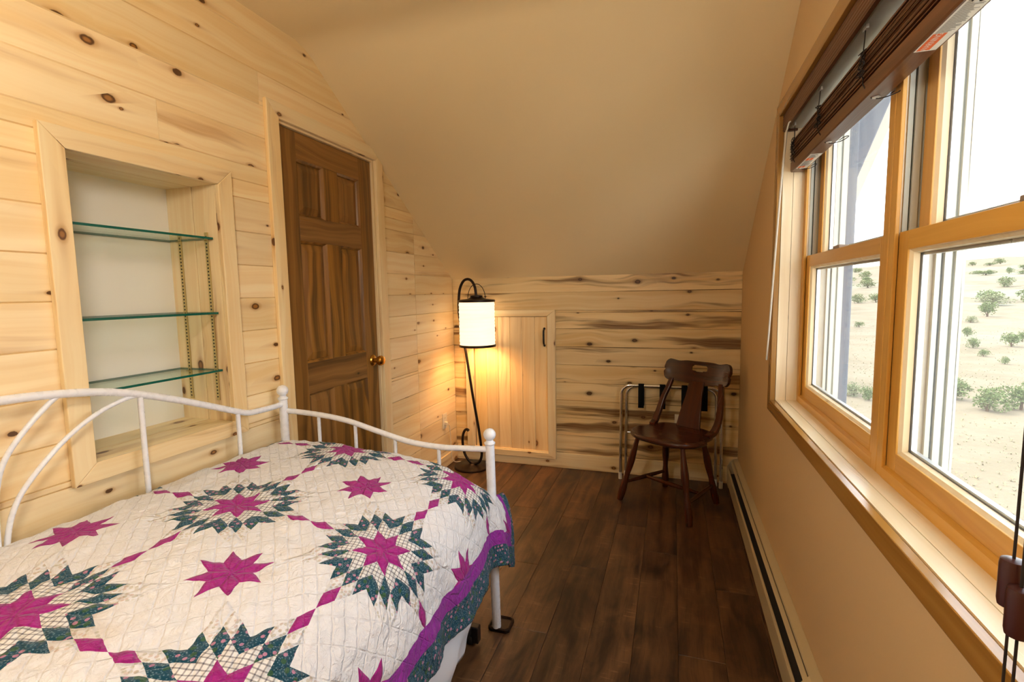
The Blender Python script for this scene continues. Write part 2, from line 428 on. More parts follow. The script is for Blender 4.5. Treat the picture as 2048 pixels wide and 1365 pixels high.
def wall_planks(parent, a0, a1, top, holes, joints, face, axis, mat, sign, slope=None):
    k = 0; z0 = .0
    rows = [(0., PZ0)] + [(PZ0 + PITCH * i, PZ0 + PITCH * (i + 1)) for i in range(30)]
    for ri, (z0, z1) in enumerate(rows):
        if z0 >= top - .004: break
        z1 = min(z1, top)
        cuts = sorted(set([a0, a1] + [j for j in joints(ri, z0, z1) if a0 < j < a1]))
        segs = list(zip(cuts[:-1], cuts[1:]))
        # holes split the course in rectangles
        for s0, s1 in segs:
            zs = [z0, z1]
            for h in holes:
                if h[0] < s1 and h[1] > s0:
                    zs += [h[2], h[3]]
            zs = sorted(set(z for z in zs if z0 <= z <= z1))
            for b0, b1 in zip(zs[:-1], zs[1:]):
                if b1 - b0 < .004: continue
                spans = [(s0, s1)]
                for h in holes:
                    if h[2] <= b0 + 1e-6 and h[3] >= b1 - 1e-6:
                        ns = []
                        for (u, w) in spans:
                            if h[0] >= w or h[1] <= u: ns.append((u, w)); continue
                            if h[0] > u: ns.append((u, h[0]))
                            if h[1] < w: ns.append((h[1], w))
                        spans = ns
                for (u, w) in spans:
                    if w - u < .01: continue
                    poly = [(u, b0), (w, b0), (w, b1), (u, b1)]
                    if slope: poly = clip(poly, SLOPE, 1., KNEE + SLOPE * BY)
                    plank(parent, poly, b0, b1, face, axis, mat, sign)

# --- left wall: structural backing with door and niche openings, planks in front of it
wl = sempty('wall_left', 'left wall of horizontal knotty pine planks with niche and door')
wb_ = MB()
def wall_left_poly(y0, y1, z0, z1):
    p = clip([(y0, z0), (y1, z0), (y1, z1), (y0, z1)], SLOPE, 1., KNEE + SLOPE * BY + .02)
    if len(p) >= 3: wb_.prism(p, 0, LX - .12, LX - TH)
NH = (NI[0] - .019, NI[1] + .019, NI[2] - .019, NI[3] + .019)
wall_left_poly(FY, NH[0], 0, FLATZ + .02); wall_left_poly(NH[0], NH[1], 0, NH[2]); wall_left_poly(NH[0], NH[1], NH[3], FLATZ + .02)
wall_left_poly(NH[1], DO[0], 0, FLATZ + .02); wall_left_poly(DO[0], DO[1], DO[3], FLATZ + .02); wall_left_poly(DO[1], BY + .12, 0, FLATZ + .02)
wb_.build('backing', 'front_paint', wl)
rj = random.Random(3)
def joints_left(ri, z0, z1):
    base = [2.925] if z1 > .05 else []
    fixed = {17: [1.166], 16: [1.688], 18: [.2], 15: [.35], 14: [1.25], 13: [.55]}
    base += fixed.get(ri, [])
    base += [rj.uniform(-1.2, -.4)]
    return base
wall_planks(wl, FY, BY, FLATZ, [(NO[0] + .02, NO[1] - .02, NO[2] + .02, NO[3] - .02), (DC[0] + .02, DC[1] - .02, -1, DC[3] - .02)], joints_left, LX, 1, 'pine_wall', -1, True)

# --- back (knee) wall
wk = sempty('wall_back', 'low knee wall of streaked pine planks under the sloped ceiling')
MB().box(LX - .12, AI[0], BY + TH, BY + .12, 0, KNEE + .06).box(AI[1], RX + .2, BY + TH, BY + .12, 0, KNEE + .06).box(AI[0], AI[1], BY + TH, BY + .12, AI[3], KNEE + .06).box(AI[0], AI[1], BY + TH, BY + .12, 0, AI[2]).box(AI[0] - .05, AI[1] + .05, BY + .10, BY + .12, 0, AI[3] + .05).build('backing', 'front_paint', wk)
def joints_back(ri, z0, z1): return {3: [-.30], 6: [.02], 9: [-.52]}.get(ri, []) if False else []
wall_planks(wk, LX, RX, KNEE + .004, [(AO[0] + .02, AO[1] - .02, AO[2] + .02, AO[3] - .02)], joints_back, BY, 0, 'pine_streaked', 1)

# --- right wall with the window opening
WY0, WY1, WZ0, WZ1 = 0.596, 2.340, 0.822, 1.995     # clear opening between jambs
WCX = RX - .020                                     # casing face
JX = 0.503                                          # inner face of window frame
EX = 0.620                                          # outside face of wall
wr_ = MB()
def wrp(y0, y1, z0, z1):
    p = clip([(y0, z0), (y1, z0), (y1, z1), (y0, z1)], SLOPE, 1., KNEE + SLOPE * BY + .02)
    if len(p) >= 3: wr_.prism(p, 0, RX, EX)
HO = .016
wrp(FY, WY0 - HO, 0, FLATZ + .02); wrp(WY1 + HO, BY + .12, 0, FLATZ + .02)
wrp(WY0 - HO, WY1 + HO, 0, WZ0 - HO); wrp(WY0 - HO, WY1 + HO, WZ1 + HO, FLATZ + .02)
struct(wr_.build('wall_right', ['wall_paint'], None), 'tan painted wall around the wide window')
# --- wall behind the camera
struct(MB().box(LX - .12, EX, FY - .12, FY, 0, FLATZ + .02).build('wall_front', 'front_paint'), 'painted wall behind the viewer')
# --- ceiling
cb = MB()
ease = []
for i in range(11):
    t = i / 10; p0 = (KINKY + .07, FLATZ - SLOPE * .07); p2 = (KINKY - .08, FLATZ)
    ease.append(((1 - t) ** 2 * p0[0] + 2 * t * (1 - t) * KINKY + t * t * p2[0], (1 - t) ** 2 * p0[1] + 2 * t * (1 - t) * FLATZ + t * t * p2[1]))
cb.prism([(BY + .12, KNEE - SLOPE * .12)] + ease + [(FY - .12, FLATZ), (FY - .12, FLATZ + .03), (KINKY, FLATZ + .03), (BY + .12, KNEE - SLOPE * .12 + .03)], 0, LX - .12, EX)
struct(cb.build('ceiling', 'ceiling_paint', smooth=True, angle=30), 'smooth cream ceiling sloping down to the knee wall')

# --- floor planks along the room
fl = sempty('floor', 'dark brown wood plank floor')
MB().box(LX - .12, EX, FY - .12, BY + .12, -.10, -.012).build('subfloor', 'heater_dark', fl)
fx = [.193 - .1585 * i for i in range(12, -3, -1)]
fx = [LX] + [x for x in fx if LX + .02 < x < RX - .01] + [RX]
ends = {'.193': 1.05, '.035': 2.706, '-.124': 2.222, '-.282': 2.709, '-.441': 1.722, '-.600': 2.178, '-.758': 2.776}
EN = {0: [1.0, -.3], 1: [2.45, 1.2], 2: [1.9, .6], 3: [2.95, 1.5], 4: [2.30, 1.0], 5: [2.776, 1.4], 6: [2.178, .8], 7: [2.709, 1.722], 8: [2.222, 1.02], 9: [2.706, 1.45], 10: [2.45, 1.1], 11: [1.75, .4], 12: [2.2, 1.0], 13: [2.6, 1.3]}
for i in range(len(fx) - 1):
    cuts = [FY] + sorted([-.6 + .13 * (i % 4)] + EN.get(i, [])) + [BY]
    for y0, y1 in zip(cuts[:-1], cuts[1:]):
        g = .0003
        mb = MB(); x0, x1 = fx[i] + g, fx[i + 1] - g; a, b = y0 + g, y1 - g; c = .0014
        mb.v = [(x0, a, -.012), (x1, a, -.012), (x1, b, -.012), (x0, b, -.012), (x0, a, -c), (x1, a, -c), (x1, b, -c), (x0, b, -c), (x0 + c, a + c, 0), (x1 - c, a + c, 0), (x1 - c, b - c, 0), (x0 + c, b - c, 0)]
        mb.f = [(0, 3, 2, 1), (8, 9, 10, 11)] + [(k + r, k + (r + 1) % 4, k + 4 + (r + 1) % 4, k + 4 + r) for k in (0, 4) for r in range(4)]
        mb.mi = [0] * len(mb.f); mb.build('floor_plank', 'floor_laminate', fl, grain=1)

# --- baseboards
def base(name, x0, x1, y0, y1, h=.116, grain=0):
    o = MB().box(x0, x1, y0, y1, 0.0005, h).build(name, 'pine_trim', None, grain=grain, bevel=.003); return struct(o, None)
o = base('baseboard_back', LX + .012, RX, BY - .013, BY - .0005); o['label'] = 'pine baseboard along the knee wall'
o = base('baseboard_left', LX + .0005, LX + .012, DC[1] + .001, BY, .09, 1); o['label'] = 'pine baseboard between door and corner'

# --- niche in the left wall
nb = sempty('wall_niche', 'white-backed wall niche lined with pine', (LX, (NI[0] + NI[1]) / 2, NI[2]))
y0, y1, z0, z1 = NI
MB().box(LX - NDEP - .012, LX - NDEP, y0 - .02, y1 + .02, z0 - .02, z1 + .02).build('back_panel', 'niche_paint', nb)
xm = LX - .115
for xa, xb in ((LX - NDEP, xm - .0015), (xm + .0015, LX - .001)):
    MB().box(xa, xb, y0 - .018, y0, z0 - .018, z1 + .018).build('side_board', 'pine_trim', nb, grain=2, bevel=.002)
    MB().box(xa, xb, y1, y1 + .018, z0 - .018, z1 + .018).build('side_board', 'pine_trim', nb, grain=2, bevel=.002)
    MB().box(xa, xb, y0, y1, z0 - .018, z0).build('bottom_board', 'pine_trim', nb, grain=1, bevel=.002)
    MB().box(xa, xb, y0, y1, z1, z1 + .018).build('top_board', 'pine_trim', nb, grain=1, bevel=.002)
MB().box(LX - .02, LX + .004, y0, y1, z0 - .014, z0 + .0005).build('front_nosing', 'pine_trim', nb, grain=1, bevel=.002)
# slotted shelf standards on both niche sides
def standard(x, y, s):
    o = MB().box(x - .008, x + .008, min(y, y + s * .004), max(y, y + s * .004), .905, 1.545).build('shelf_standard', 'brass_pale', nb, grain=2)
    m2 = MB()
    for i in range(48):
        z = .915 + i * .0130
        yy = y + s * .0042; m2.poly([(x - .0035, yy, z), (x + .0035, yy, z), (x + .0035, yy, z + .0055), (x - .0035, yy, z + .0055)])
    m2.build('slots', 'slot_dark', o, grain=2)['kind'] = 'stuff'
for x in (LX - .055, LX - .190):
    standard(x, y1, -1); standard(x, y0, 1)
SHELVES = ((1.517, 'uppermost clear glass shelf with green edge in the wall niche', .0), (1.238, 'middle clear glass shelf with green edge in the wall niche', .0), (1.019, 'lowest clear glass shelf with green edge in the wall niche', .0))
for zs, lab, d in SHELVES:
    t = thing('glass_shelf', lab, 'shelf', (LX - .12, (y0 + y1) / 2, zs))
    mb = MB(); mb.box(LX - NDEP + .006, LX - .022, y0 + .003, y1 - .003, zs, zs + .0078)
    mb.mi = [0, 0, 1, 1, 1, 1]
    mb.build('glass_plate', ['shelf_glass', 'glass_edge'], t, grain=1)
    for x in (LX - .055, LX - .190):
        for yy, s in ((y1, -1), (y0, 1)):
            MB().box(x - .005, x + .005, min(yy + s * .004, yy + s * .016), max(yy + s * .004, yy + s * .016), zs - .004, zs - .0003).build('shelf_clip', 'brass_pale', t, grain=1)

def casing(name, label, outer, inner, face, depth, axis, mat='pine_trim', bottom=True, slope=False, sgn=1):
    """mitred boards round an opening; outer/inner are (a0,a1,z0,z1); face plane coordinate, depth towards the room"""
    e = sempty(name, label)
    a0, a1, b0, b1 = outer; c0, c1, d0, d1 = inner
    def bd(pts, gr):
        if slope: pts = clip(pts, SLOPE, 1., KNEE + SLOPE * BY - .001)
        MB().prism(pts, 0 if axis == 1 else 1, *sorted((face, face + sgn * depth))).build('casing_board', mat, e, grain=gr, bevel=.0025)
    bz = b0 if bottom else inner[2]; dz = d0 if bottom else inner[2]
    bd([(a0, bz), (c0, dz), (c0, d1), (a0, b1)], 2); bd([(c1, dz), (a1, bz), (a1, b1), (c1, d1)], 2)
    bd([(a0, b1), (c0, d1), (c1, d1), (a1, b1)], axis)
    if bottom: bd([(a0, b0), (a1, b0), (c1, d0), (c0, d0)], axis)
    return e
casing('trim_1', 'pale pine casing boards around the wall niche', NO, NI, LX + .0004, .019, 1)
casing('trim_2', 'pale pine casing boards around the stained door', DC, (DO[0], DO[1], 0.001, DO[3]), LX + .0004, .019, 1, bottom=False, slope=True)
casing('trim_3', 'pine casing boards around the small access door', AO, AI, BY - .0004, .022, 0, sgn=-1)

# --- six-panel door
dr = sempty('door_1', 'dark stained six-panel wooden door', (LX, (DO[0] + DO[1]) / 2, 0))
jx = LX - .10
MB().box(jx, LX + .0004, DO[0], DO[0] + .010, 0, DO[3]).build('jamb', 'pine_trim', dr, grain=2)
MB().box(jx, LX + .0004, DO[1] - .010, DO[1], 0, DO[3]).build('jamb', 'pine_trim', dr, grain=2)
MB().box(jx, LX + .0004, DO[0] + .010, DO[1] - .010, DO[3] - .010, DO[3]).build('head_jamb', 'pine_trim', dr, grain=1)
a0, a1 = DO[0] + .012, DO[1] - .012; zt_, zb_ = DO[3] - .013, .008
xf, xbk = LX - .012, LX - .047          # door faces
SW = .112
cy = (a0 + a1) / 2
rails = [(zt_ - .118, zt_), (1.555, 1.668), (.838, .985), (zb_, .235)]
for ya, yb in ((a0, a0 + SW), (a1 - SW, a1)):
    MB().box(xbk, xf, ya, yb, zb_, zt_).build('stile', 'door_stain', dr, grain=2, bevel=.002)
for za, zc in rails:
    MB().box(xbk, xf, a0 + SW, a1 - SW, za, zc).build('rail', 'door_stain', dr, grain=1, bevel=.002)
for (za, zb2) in ((rails[1][1], rails[0][0]), (rails[2][1], rails[1][0]), (rails[3][1], rails[2][0])):
    MB().box(xbk, xf, cy - .052, cy + .052, za, zb2).build('mullion', 'door_stain', dr, grain=2, bevel=.002)
    for ya, yb in ((a0 + SW, cy - .052), (cy + .052, a1 - SW)):
        # raised panel: recessed margin, sloped field
        mb = MB()
        def ring(o, x): return [(x, ya + o, za + o), (x, yb - o, za + o), (x, yb - o, zb2 - o), (x, ya + o, zb2 - o)]
        R_ = [ring(0, xf - .0005), ring(.008, xf - .009), ring(.012, xf - .017), ring(.046, xf - .007)]
        for r in R_: mb.v += r
        for k in range(3):
            for i in range(4):
                j = (i + 1) % 4; mb.f.append((k * 4 + i, k * 4 + j, k * 4 + 4 + j, k * 4 + 4 + i))
        mb.f.append((12, 13, 14, 15))
        b = len(mb.v); mb.v += ring(0, xbk + .008); mb.f.append((b + 3, b + 2, b + 1, b)); 
        for i in range(4):
            j = (i + 1) % 4; mb.f.append((i, b + i, b + j, j))
        mb.mi = [0] * len(mb.f)
        mb.build('raised_panel', 'door_stain', dr, grain=2)
for zh in (1.795, 1.051, .26):
    h = MB().box(xf, xf + .003, a0 - .001, a0 + .006, zh - .045, zh + .045).build('hinge', 'brass', dr, grain=2)
    MB().lathe([(.0055, -.048), (.0055, .048)], (xf + .007, a0 - .001, zh), seg=10).build('hinge_pin', 'brass', h, smooth=True)
ky_, kz_ = 2.425, .928
kb = MB().lathe([(.032, 0), (.032, .004), (.026, .010), (.013, .013), (.012, .034)], (xf, ky_, kz_), (1, 0, 0), 24).build('knob_rose', 'brass', dr, smooth=True)
MB().lathe([(.012, .030), (.022, .036), (.028, .046), (.029, .056), (.024, .066), (.012, .070), (.001, .071)], (xf, ky_, kz_), (1, 0, 0), 24).build('knob', 'brass', kb, smooth=True)
MB().box(LX - .115, LX - .09, DO[0] - .03, DO[1] + .03, 0, DO[3] + .03).build('backing', 'heater_dark', dr)

# --- access door in the knee wall
ad = sempty('door_2', 'small pine board access door in the knee wall', ((AI[0] + AI[1]) / 2, BY, AI[2]))
nbv = 6; w = (AI[1] - AI[0] - .008) / nbv
for i in range(nbv):
    xa = AI[0] + .004 + i * w
    mb = MB(); p = [(xa + .0003, BY + .020), (xa + w - .0003, BY + .020), (xa + w - .0003, BY + .0035), (xa + w - .0035, BY + .0003), (xa + .0035, BY + .0003), (xa + .0003, BY + .0035)]
    mb.prism(p, 2, AI[2] + .004, AI[3] - .004); mb.build('door_board', 'pine_board', ad, grain=2)
hp = spline([(-.893, BY - .003, 1.027), (-.893, BY - .022, 1.018), (-.893, BY - .027, .972), (-.893, BY - .022, .926), (-.893, BY - .003, .917)], 6)
hh = MB().tube(hp, [.0052 + .0022 * math.sin(PI * i / (len(hp) - 1)) for i in range(len(hp))], 10).build('handle', 'black_iron', ad, smooth=True)
for z in (1.034, .910): MB().lathe([(.0085, 0), (.0085, .003), (.005, .006)], (-.893, BY, z), (0, -1, 0), 12).build('handle_rosette', 'black_iron', hh, smooth=True)

# --- window: jamb extension, casing, two double-hung units
wz = sempty('trim_4', 'brown wood casing and pale jamb boards around the window')
co = (WY0 - .062, WY1 + .062, WZ0 - .054, WZ1 + .056); ci = (WY0 - .002, WY1 + .002, WZ0 - .003, WZ1 + .003)
def cbd(pts, gr): MB().prism(pts, 0, WCX, RX - .0004).build('casing_board', 'casing_brown', wz, grain=gr, bevel=.002)
cbd([(co[0], co[2]), (ci[0], ci[2]), (ci[0], ci[3]), (co[0], co[3])], 2); cbd([(ci[1], ci[2]), (co[1], co[2]), (co[1], co[3]), (ci[1], ci[3])], 2)
cbd([(co[0], co[3]), (ci[0], ci[3]), (ci[1], ci[3]), (co[1], co[3])], 1); cbd([(co[0], co[2]), (co[1], co[2]), (ci[1], ci[2]), (ci[0], ci[2])], 1)
jm = .462
for xa, xb in ((RX + .0005, jm - .0008), (jm + .0008, JX + .001)):
    MB().box(xa, xb, WY0 - HO, WY1 + HO, WZ0 - HO, WZ0).build('sill_board', 'sill_wood', wz, grain=1)
    MB().box(xa, xb, WY1, WY1 + HO, WZ0, WZ1).build('jamb_board', 'sill_wood', wz, grain=2)
    MB().box(xa, xb, WY0 - HO, WY0, WZ0, WZ1).build('jamb_board', 'sill_wood', wz, grain=2)
    MB().box(xa, xb, WY0 - HO, WY1 + HO, WZ1, WZ1 + HO).build('head_board', 'sill_wood', wz, grain=1)
OXE = .645                                           # outside lip of the cladding
def window_unit(name, label, ya, yb):
    """ya<yb: unit extents; frame member 34 mm, lower sash inside, upper sash outside"""
    e = sempty(name, label, (JX, (ya + yb) / 2, WZ0))
    FW = .034; za, zb = WZ0, WZ1
    MB().box(JX, .512, yb - FW, yb, za, zb).build('frame_stop', 'window_oak', e, grain=2, bevel=.0015)
    MB().box(JX, .512, ya, ya + FW, za, zb).build('frame_stop', 'window_oak', e, grain=2, bevel=.0015)
    MB().prism([(JX, za), (JX, za + .026), (JX + .010, za + .031), (.56, za + .028), (.56, za)], 1, ya + FW, yb - FW).build('frame_sill', 'window_oak', e, grain=1)
    MB().box(JX, .58, ya + FW, yb - FW, zb - .03, zb).build('frame_head', 'window_oak', e, grain=1, bevel=.0015)
    for s, yy in ((-1, yb), (1, ya)):                # vinyl liners with grooves
        q = lambda d0, d1: tuple(sorted((yy + s * d0, yy + s * d1)))
        for x0, x1, d, mt in ((.512, .520, .022, 'sill_wood'), (.520, .530, .026, 'clad_white'), (.530, .534, .018, 'gasket'), (.534, .548, .028, 'vinyl_grey'), (.548, .556, .024, 'vinyl_grey'), (.556, .590, .020, 'vinyl_grey')):
            MB().box(x0, x1, *q(0, d), za + .03, zb - .03).build('jamb_liner', mt, e, grain=2)
        for x0, x1, d in ((.590, .600, .030), (.600, .606, .022), (.606, .620, .033), (.620, .626, .026), (.626, OXE, .036)):
            MB().box(x0, x1, *q(0, d), za - .01, zb).build('exterior_cladding', 'clad_white' if d > .025 else 'gasket', e, grain=2)
    MB().box(.56, OXE + .012, ya, yb, za - .03, za + .012).build('exterior_sill', 'clad_white', e, grain=1)
    MB().box(.58, OXE, ya, yb, zb - .03, zb + .02).build('exterior_head', 'clad_white', e, grain=1)
    def sash(nm, x0, x1, z0, z1, lab, bot, top):
        s0, s1 = ya + .030, yb - .030
        SWD = .050
        body = bpy.data.objects.new(nm, None); COL.objects.link(body); body.parent = e; body.location = -e.location; body.empty_display_size = .05
        bd = lambda *a: MB().box(*a)
        P = lambda mb, n_, g_: mb.build(n_, 'window_oak', body, grain=g_, bevel=.0015, local=True)
        P(bd(x0, x1, s0, s0 + SWD, z0, z1), 'stile', 2); P(bd(x0, x1, s1 - SWD, s1, z0, z1), 'stile', 2)
        P(bd(x0, x1, s0 + SWD, s1 - SWD, z0, z0 + bot), 'rail', 1); P(bd(x0, x1, s0 + SWD, s1 - SWD, z1 - top, z1), 'rail', 1)
        g0, g1, h0, h1 = s0 + SWD, s1 - SWD, z0 + bot, z1 - top
        # glazing bead sloping to the glass, then a thin grey spacer
        xg = x0 + .022
        mb = MB(); rr = [(0, x0 + .004), (.007, x0 + .010), (.009, xg)]
        for o_, x_ in rr: mb.v += [(x_, g0 + o_, h0 + o_), (x_, g1 - o_, h0 + o_), (x_, g1 - o_, h1 - o_), (x_, g0 + o_, h1 - o_)]
        for k in range(2):
            for i in range(4):
                j = (i + 1) % 4; mb.f.append((k * 4 + i, k * 4 + j, k * 4 + 4 + j, k * 4 + 4 + i))
        mb.mi = [0] * len(mb.f); mb.build('glazing_bead', 'sill_wood', body, grain=2, local=True)
        MB().box(xg, xg + .003, g0, g1, h0, h1).build('pane', 'pane_glass', body, grain=1, local=True)
        m3 = MB(); o_ = .006
        m3.box(xg + .003, xg + .014, g0, g0 + o_ + .009, h0, h1).box(xg + .003, xg + .014, g1 - o_ - .009, g1, h0, h1).box(xg + .003, xg + .014, g0, g1, h0, h0 + o_ + .009).box(xg + .003, xg + .014, g0, g1, h1 - o_ - .009, h1)
        m3.build('pane_spacer', 'steel_strip', body, grain=1, local=True)
        return body
    lo = sash('lower_sash', .514, .550, za + .028, 1.428, '', .048, .044)
    sash('upper_sash', .552, .588, 1.388, zb - .030, '', .044, .05)
    # sash lock on the meeting rail
    cyy = (ya + yb) / 2 + (.04 if ya > 1 else -.055)
    lk = MB().box(.518, .546, cyy - .034, cyy + .034, 1.4285, 1.439).build('sash_lock', 'lock_grey', lo, grain=1, bevel=.002, local=True)
    MB().lathe([(.012, 0), (.012, .004), (.008, .006)], (.532, cyy, 1.436), seg=14).build('lock_cam', 'lock_grey', lo, smooth=True, local=True)
    return e
window_unit('window_1', 'double-hung window nearer the chair, showing the dark timber post', 1.468, WY1)
window_unit('window_2', 'double-hung window nearer the viewer, showing open desert', WY0, 1.466)

# --- outside of the building: roof with overhang, timber bracket
rb = MB()
rb.prism([(BY + .50, KNEE - SLOPE * .5 + .12), (.55, KNEE + SLOPE * (BY - .55) + .12), (.55, KNEE + SLOPE * (BY - .55) + .30), (BY + .50, KNEE - SLOPE * .5 + .30)], 0, LX - 1.0, .93)
rb.prism([(.55, KNEE + SLOPE * (BY - .55) + .12), (-4.0, 1.5), (-4.0, 1.68), (.55, KNEE + SLOPE * (BY - .55) + .30)], 0, LX - 1.0, .93)
struct(rb.build('roof', 'soffit'), 'roof overhang outside the window')
tb = thing('timber_bracket', 'weathered timber post with diagonal roof brace outside the window', 'post', (.67, 2.53, -3.2))
MB().box(.622, .724, 2.46, 2.60, -3.2, 2.02).build('post', 'post_timber', tb, grain=2, bevel=.006)
MB().prism([(.66, 1.70), (.728, 1.755), (.862, 2.14), (.74, 2.14), (.622, 1.86)], 1, 2.475, 2.585).build('brace', 'post_timber', tb, grain=2, bevel=.006)

# ================================================================ THINGS
# --- baseboard heater along the window wall
HY0, HY1 = -.55, 3.488
ht = thing('baseboard_heater', 'long beige electric baseboard heater under the window', 'heater', (RX - .03, 1.4, 0))
def hpr(pts, nm, mat='heater_enamel', y0=HY0, y1=HY1, bv=0.): return MB().prism(pts, 1, y0, y1).build(nm, mat, ht, grain=1, bevel=bv)
hx = RX - .0006
hpr([(hx, .012), (hx, .178), (hx - .004, .178), (hx - .004, .012)], 'back_plate')
hpr([(hx - .004, .1775), (hx - .028, .172), (hx - .028, .168), (hx - .004, .1735)], 'top_panel')
hpr([(hx - .028, .172), (hx - .030, .164), (hx - .028, .164), (hx - .0265, .170)], 'top_lip')
hpr([(hx - .033, .162), (hx - .0435, .146), (hx - .0410, .1445), (hx - .0305, .1605)], 'damper')
hpr([(hx - .064, .014), (hx - .064, .116), (hx - .061, .122), (hx - .058, .121), (hx - .060, .114), (hx - .060, .014)], 'front_panel')
hpr([(hx - .0655, .108), (hx - .0655, .112), (hx - .064, .112), (hx - .064, .108)], 'front_bead')
hpr([(hx - .056, .03), (hx - .056, .11), (hx - .008, .12), (hx - .008, .03)], 'fin_element', 'heater_dark', HY0 + .05, HY1 - .12)
capp = [(hx, .008), (hx, .1795), (hx - .030, .1735), (hx - .050, .150), (hx - .063, .126), (hx - .066, .112), (hx - .066, .008)]
hpr(capp, 'end_cap', y0=HY1 - .006, y1=HY1, bv=.001)
hpr([(hx - .066, .008), (hx - .066, .10), (hx - .0645, .10), (hx - .0645, .008)], 'end_cap', y0=HY1 - .10, y1=HY1 - .006)
hpr(capp, 'end_cap', y0=HY0, y1=HY0 + .10, bv=.001)
jo = [(hx, .0)] + capp[1:]
outer = [(hx, .1805), (hx - .030, .1745), (hx - .051, .151), (hx - .064, .127), (hx - .0675, .112), (hx - .0675, .010)]
inner = [(hx - .0655, .010), (hx - .0655, .112), (hx - .0625, .126), (hx - .0495, .1495), (hx - .0295, .1730), (hx, .179)]
hpr(outer + inner, 'joint_cover', y0=1.455, y1=1.535)

# --- unseen globe light added above and behind the viewer to brighten the room
cl = thing('added_fill_light', 'added fill light shaped as a hanging globe, out of view above the bed', 'lamp', (-.60, .25, FLATZ))
MB().lathe([(.065, -.0005), (.065, -.012), (.03, -.024), (.008, -.030)], (-.60, .25, FLATZ), seg=32).build('canopy', 'brass_pale', cl, smooth=True)
MB().tube([(-.60, .25, FLATZ - .026), (-.60, .25, FLATZ - .46)], .006, 12).build('stem', 'brass_pale', cl, smooth=True)
MB().lathe([(.045, -.445), (.048, -.46), (.045, -.475)], (-.60, .25, FLATZ), seg=24).build('fitter', 'brass_pale', cl, smooth=True)
MB().lathe([(.12 * math.sin(PI * (.12 + .88 * i / 20)), -.570 + .12 * math.cos(PI * (.12 + .88 * i / 20))) for i in range(21)], (-.60, .25, FLATZ), seg=32, cap=False).build('fill_globe', 'fill_glow', cl, smooth=True, angle=80)

# --- outlets
def outlet(loc, n, label, plug=False):
    """n: outward normal"""
    t = thing('wall_outlet', label, 'outlet', loc)
    L_ = Vector(loc); n = Vector(n); a = Vector((0, 0, 1)).cross(n).normalized()
    def bx(nm, w, h, d0, d1, mat, du=0., dz=0., bev=.0015):
        mb = MB(); pts = []
        for d in (d0, d1):
            for su, sz in ((-1, -1), (1, -1), (1, 1), (-1, 1)):
                pts.append(tuple(L_ + n * d + a * (du + su * w / 2) + Vector((0, 0, dz + sz * h / 2))))
        mb.v = pts; mb.f = [(3, 2, 1, 0), (4, 5, 6, 7)] + [(i, (i + 1) % 4, 4 + (i + 1) % 4, 4 + i) for i in range(4)]; mb.mi = [0] * 6
        return mb.build(nm, mat, t, bevel=bev)
    bx('cover_plate', .070, .114, .0, .005, 'outlet_ivory')
    for dz in (.02, -.02):
        bx('receptacle', .034, .029, .005, .0065, 'outlet_ivory', 0, dz, .001)
        if plug and dz < 0: continue
        for du in (-.006, .006): bx('slot', .002, .008, .0065, .0068, 'slot_dark', du, dz + .003, 0)
    return t
outlet((LX + .0006, 3.295, .352), (1, 0, 0), 'ivory duplex outlet near the corner behind the floor lamp')
outlet((.055, BY - .0006, .395), (0, -1, 0), 'ivory outlet on the knee wall behind the wooden chair')

# --- floor lamp with hanging paper shade
lx, ly = -1.42, 3.335
lp = thing('floor_lamp', 'dark scrolled floor lamp with hanging white paper lantern shade', 'lamp', (lx, ly, 0))
MB().lathe([(.132, 0.0005), (.132, .010), (.126, .016), (.03, .022), (.02, .030)], (lx, ly, 0), seg=40).build('base', 'bronze', lp, smooth=True)
tube = spline([(-1.440, ly, .276), (-1.452, ly, .287), (-1.472, ly, .278), (-1.488, ly, .24), (-1.492, ly, .18), (-1.478, ly, .10), (-1.440, ly, .044), (-1.395, ly, .030), (-1.360, ly, .048), (-1.342, ly, .09), (-1.342, ly, .15), (-1.360, ly, .30), (-1.401, ly, .55), (-1.448, ly, .88), (-1.484, ly, 1.08), (-1.494, ly, 1.20), (-1.484, ly, 1.32), (-1.455, ly, 1.385), (-1.418, ly, 1.402), (-1.384, ly, 1.385), (-1.362, ly, 1.34), (-1.354, ly, 1.27)], 8)
MB().tube(tube, .0098, 12).build('scroll_tube', 'bronze', lp, smooth=True, angle=60)
scx = -1.352
MB().lathe([(.132, 1.236), (.134, 1.238), (.134, 1.250), (.128, 1.253), (.06, 1.262), (.045, 1.272), (.045, 1.284), (.02, 1.288)], (scx, ly, 0), seg=40).build('shade_cap', 'bronze', lp, smooth=True)
hoop = [(scx + .068 * math.cos(a), ly, 1.262 + .105 * math.sin(a)) for a in [PI * i / 16 for i in range(17)]]
MB().tube(hoop, .0026, 8).build('carry_hoop', 'bronze', lp, smooth=True, angle=60)
mb = MB(); prof = []
for i in range(41):
    z = .925 + (1.240 - .925) * i / 40
    prof.append((.1285 + .0016 * math.sin(i * 1.9) + .0008 * math.sin(i * 5.3), z))
mb.lathe(prof, (scx, ly, 0), seg=48, cap=False); mb.build('shade', 'lamp_paper', lp, smooth=True, angle=80)
rg = MB(); rg.lathe([(.1275, .913), (.133, .913), (.134, .920), (.133, .930), (.1275, .930), (.1275, .913)], (scx, ly, 0), seg=40, cap=False); rg.build('shade_ring', 'bronze', lp, smooth=True)
sk = MB().lathe([(.018, 1.262), (.018, 1.19), (.014, 1.185), (.014, 1.170)], (scx, ly, 0), seg=16).build('socket', 'brass_pale', lp, smooth=True)
MB().lathe([(.013, 1.175), (.014, 1.160), (.026, 1.125), (.030, 1.100), (.026, 1.078), (.014, 1.064), (.002, 1.060)], (scx, ly, 0), seg=20).build('bulb', 'bulb_glow', lp, smooth=True)
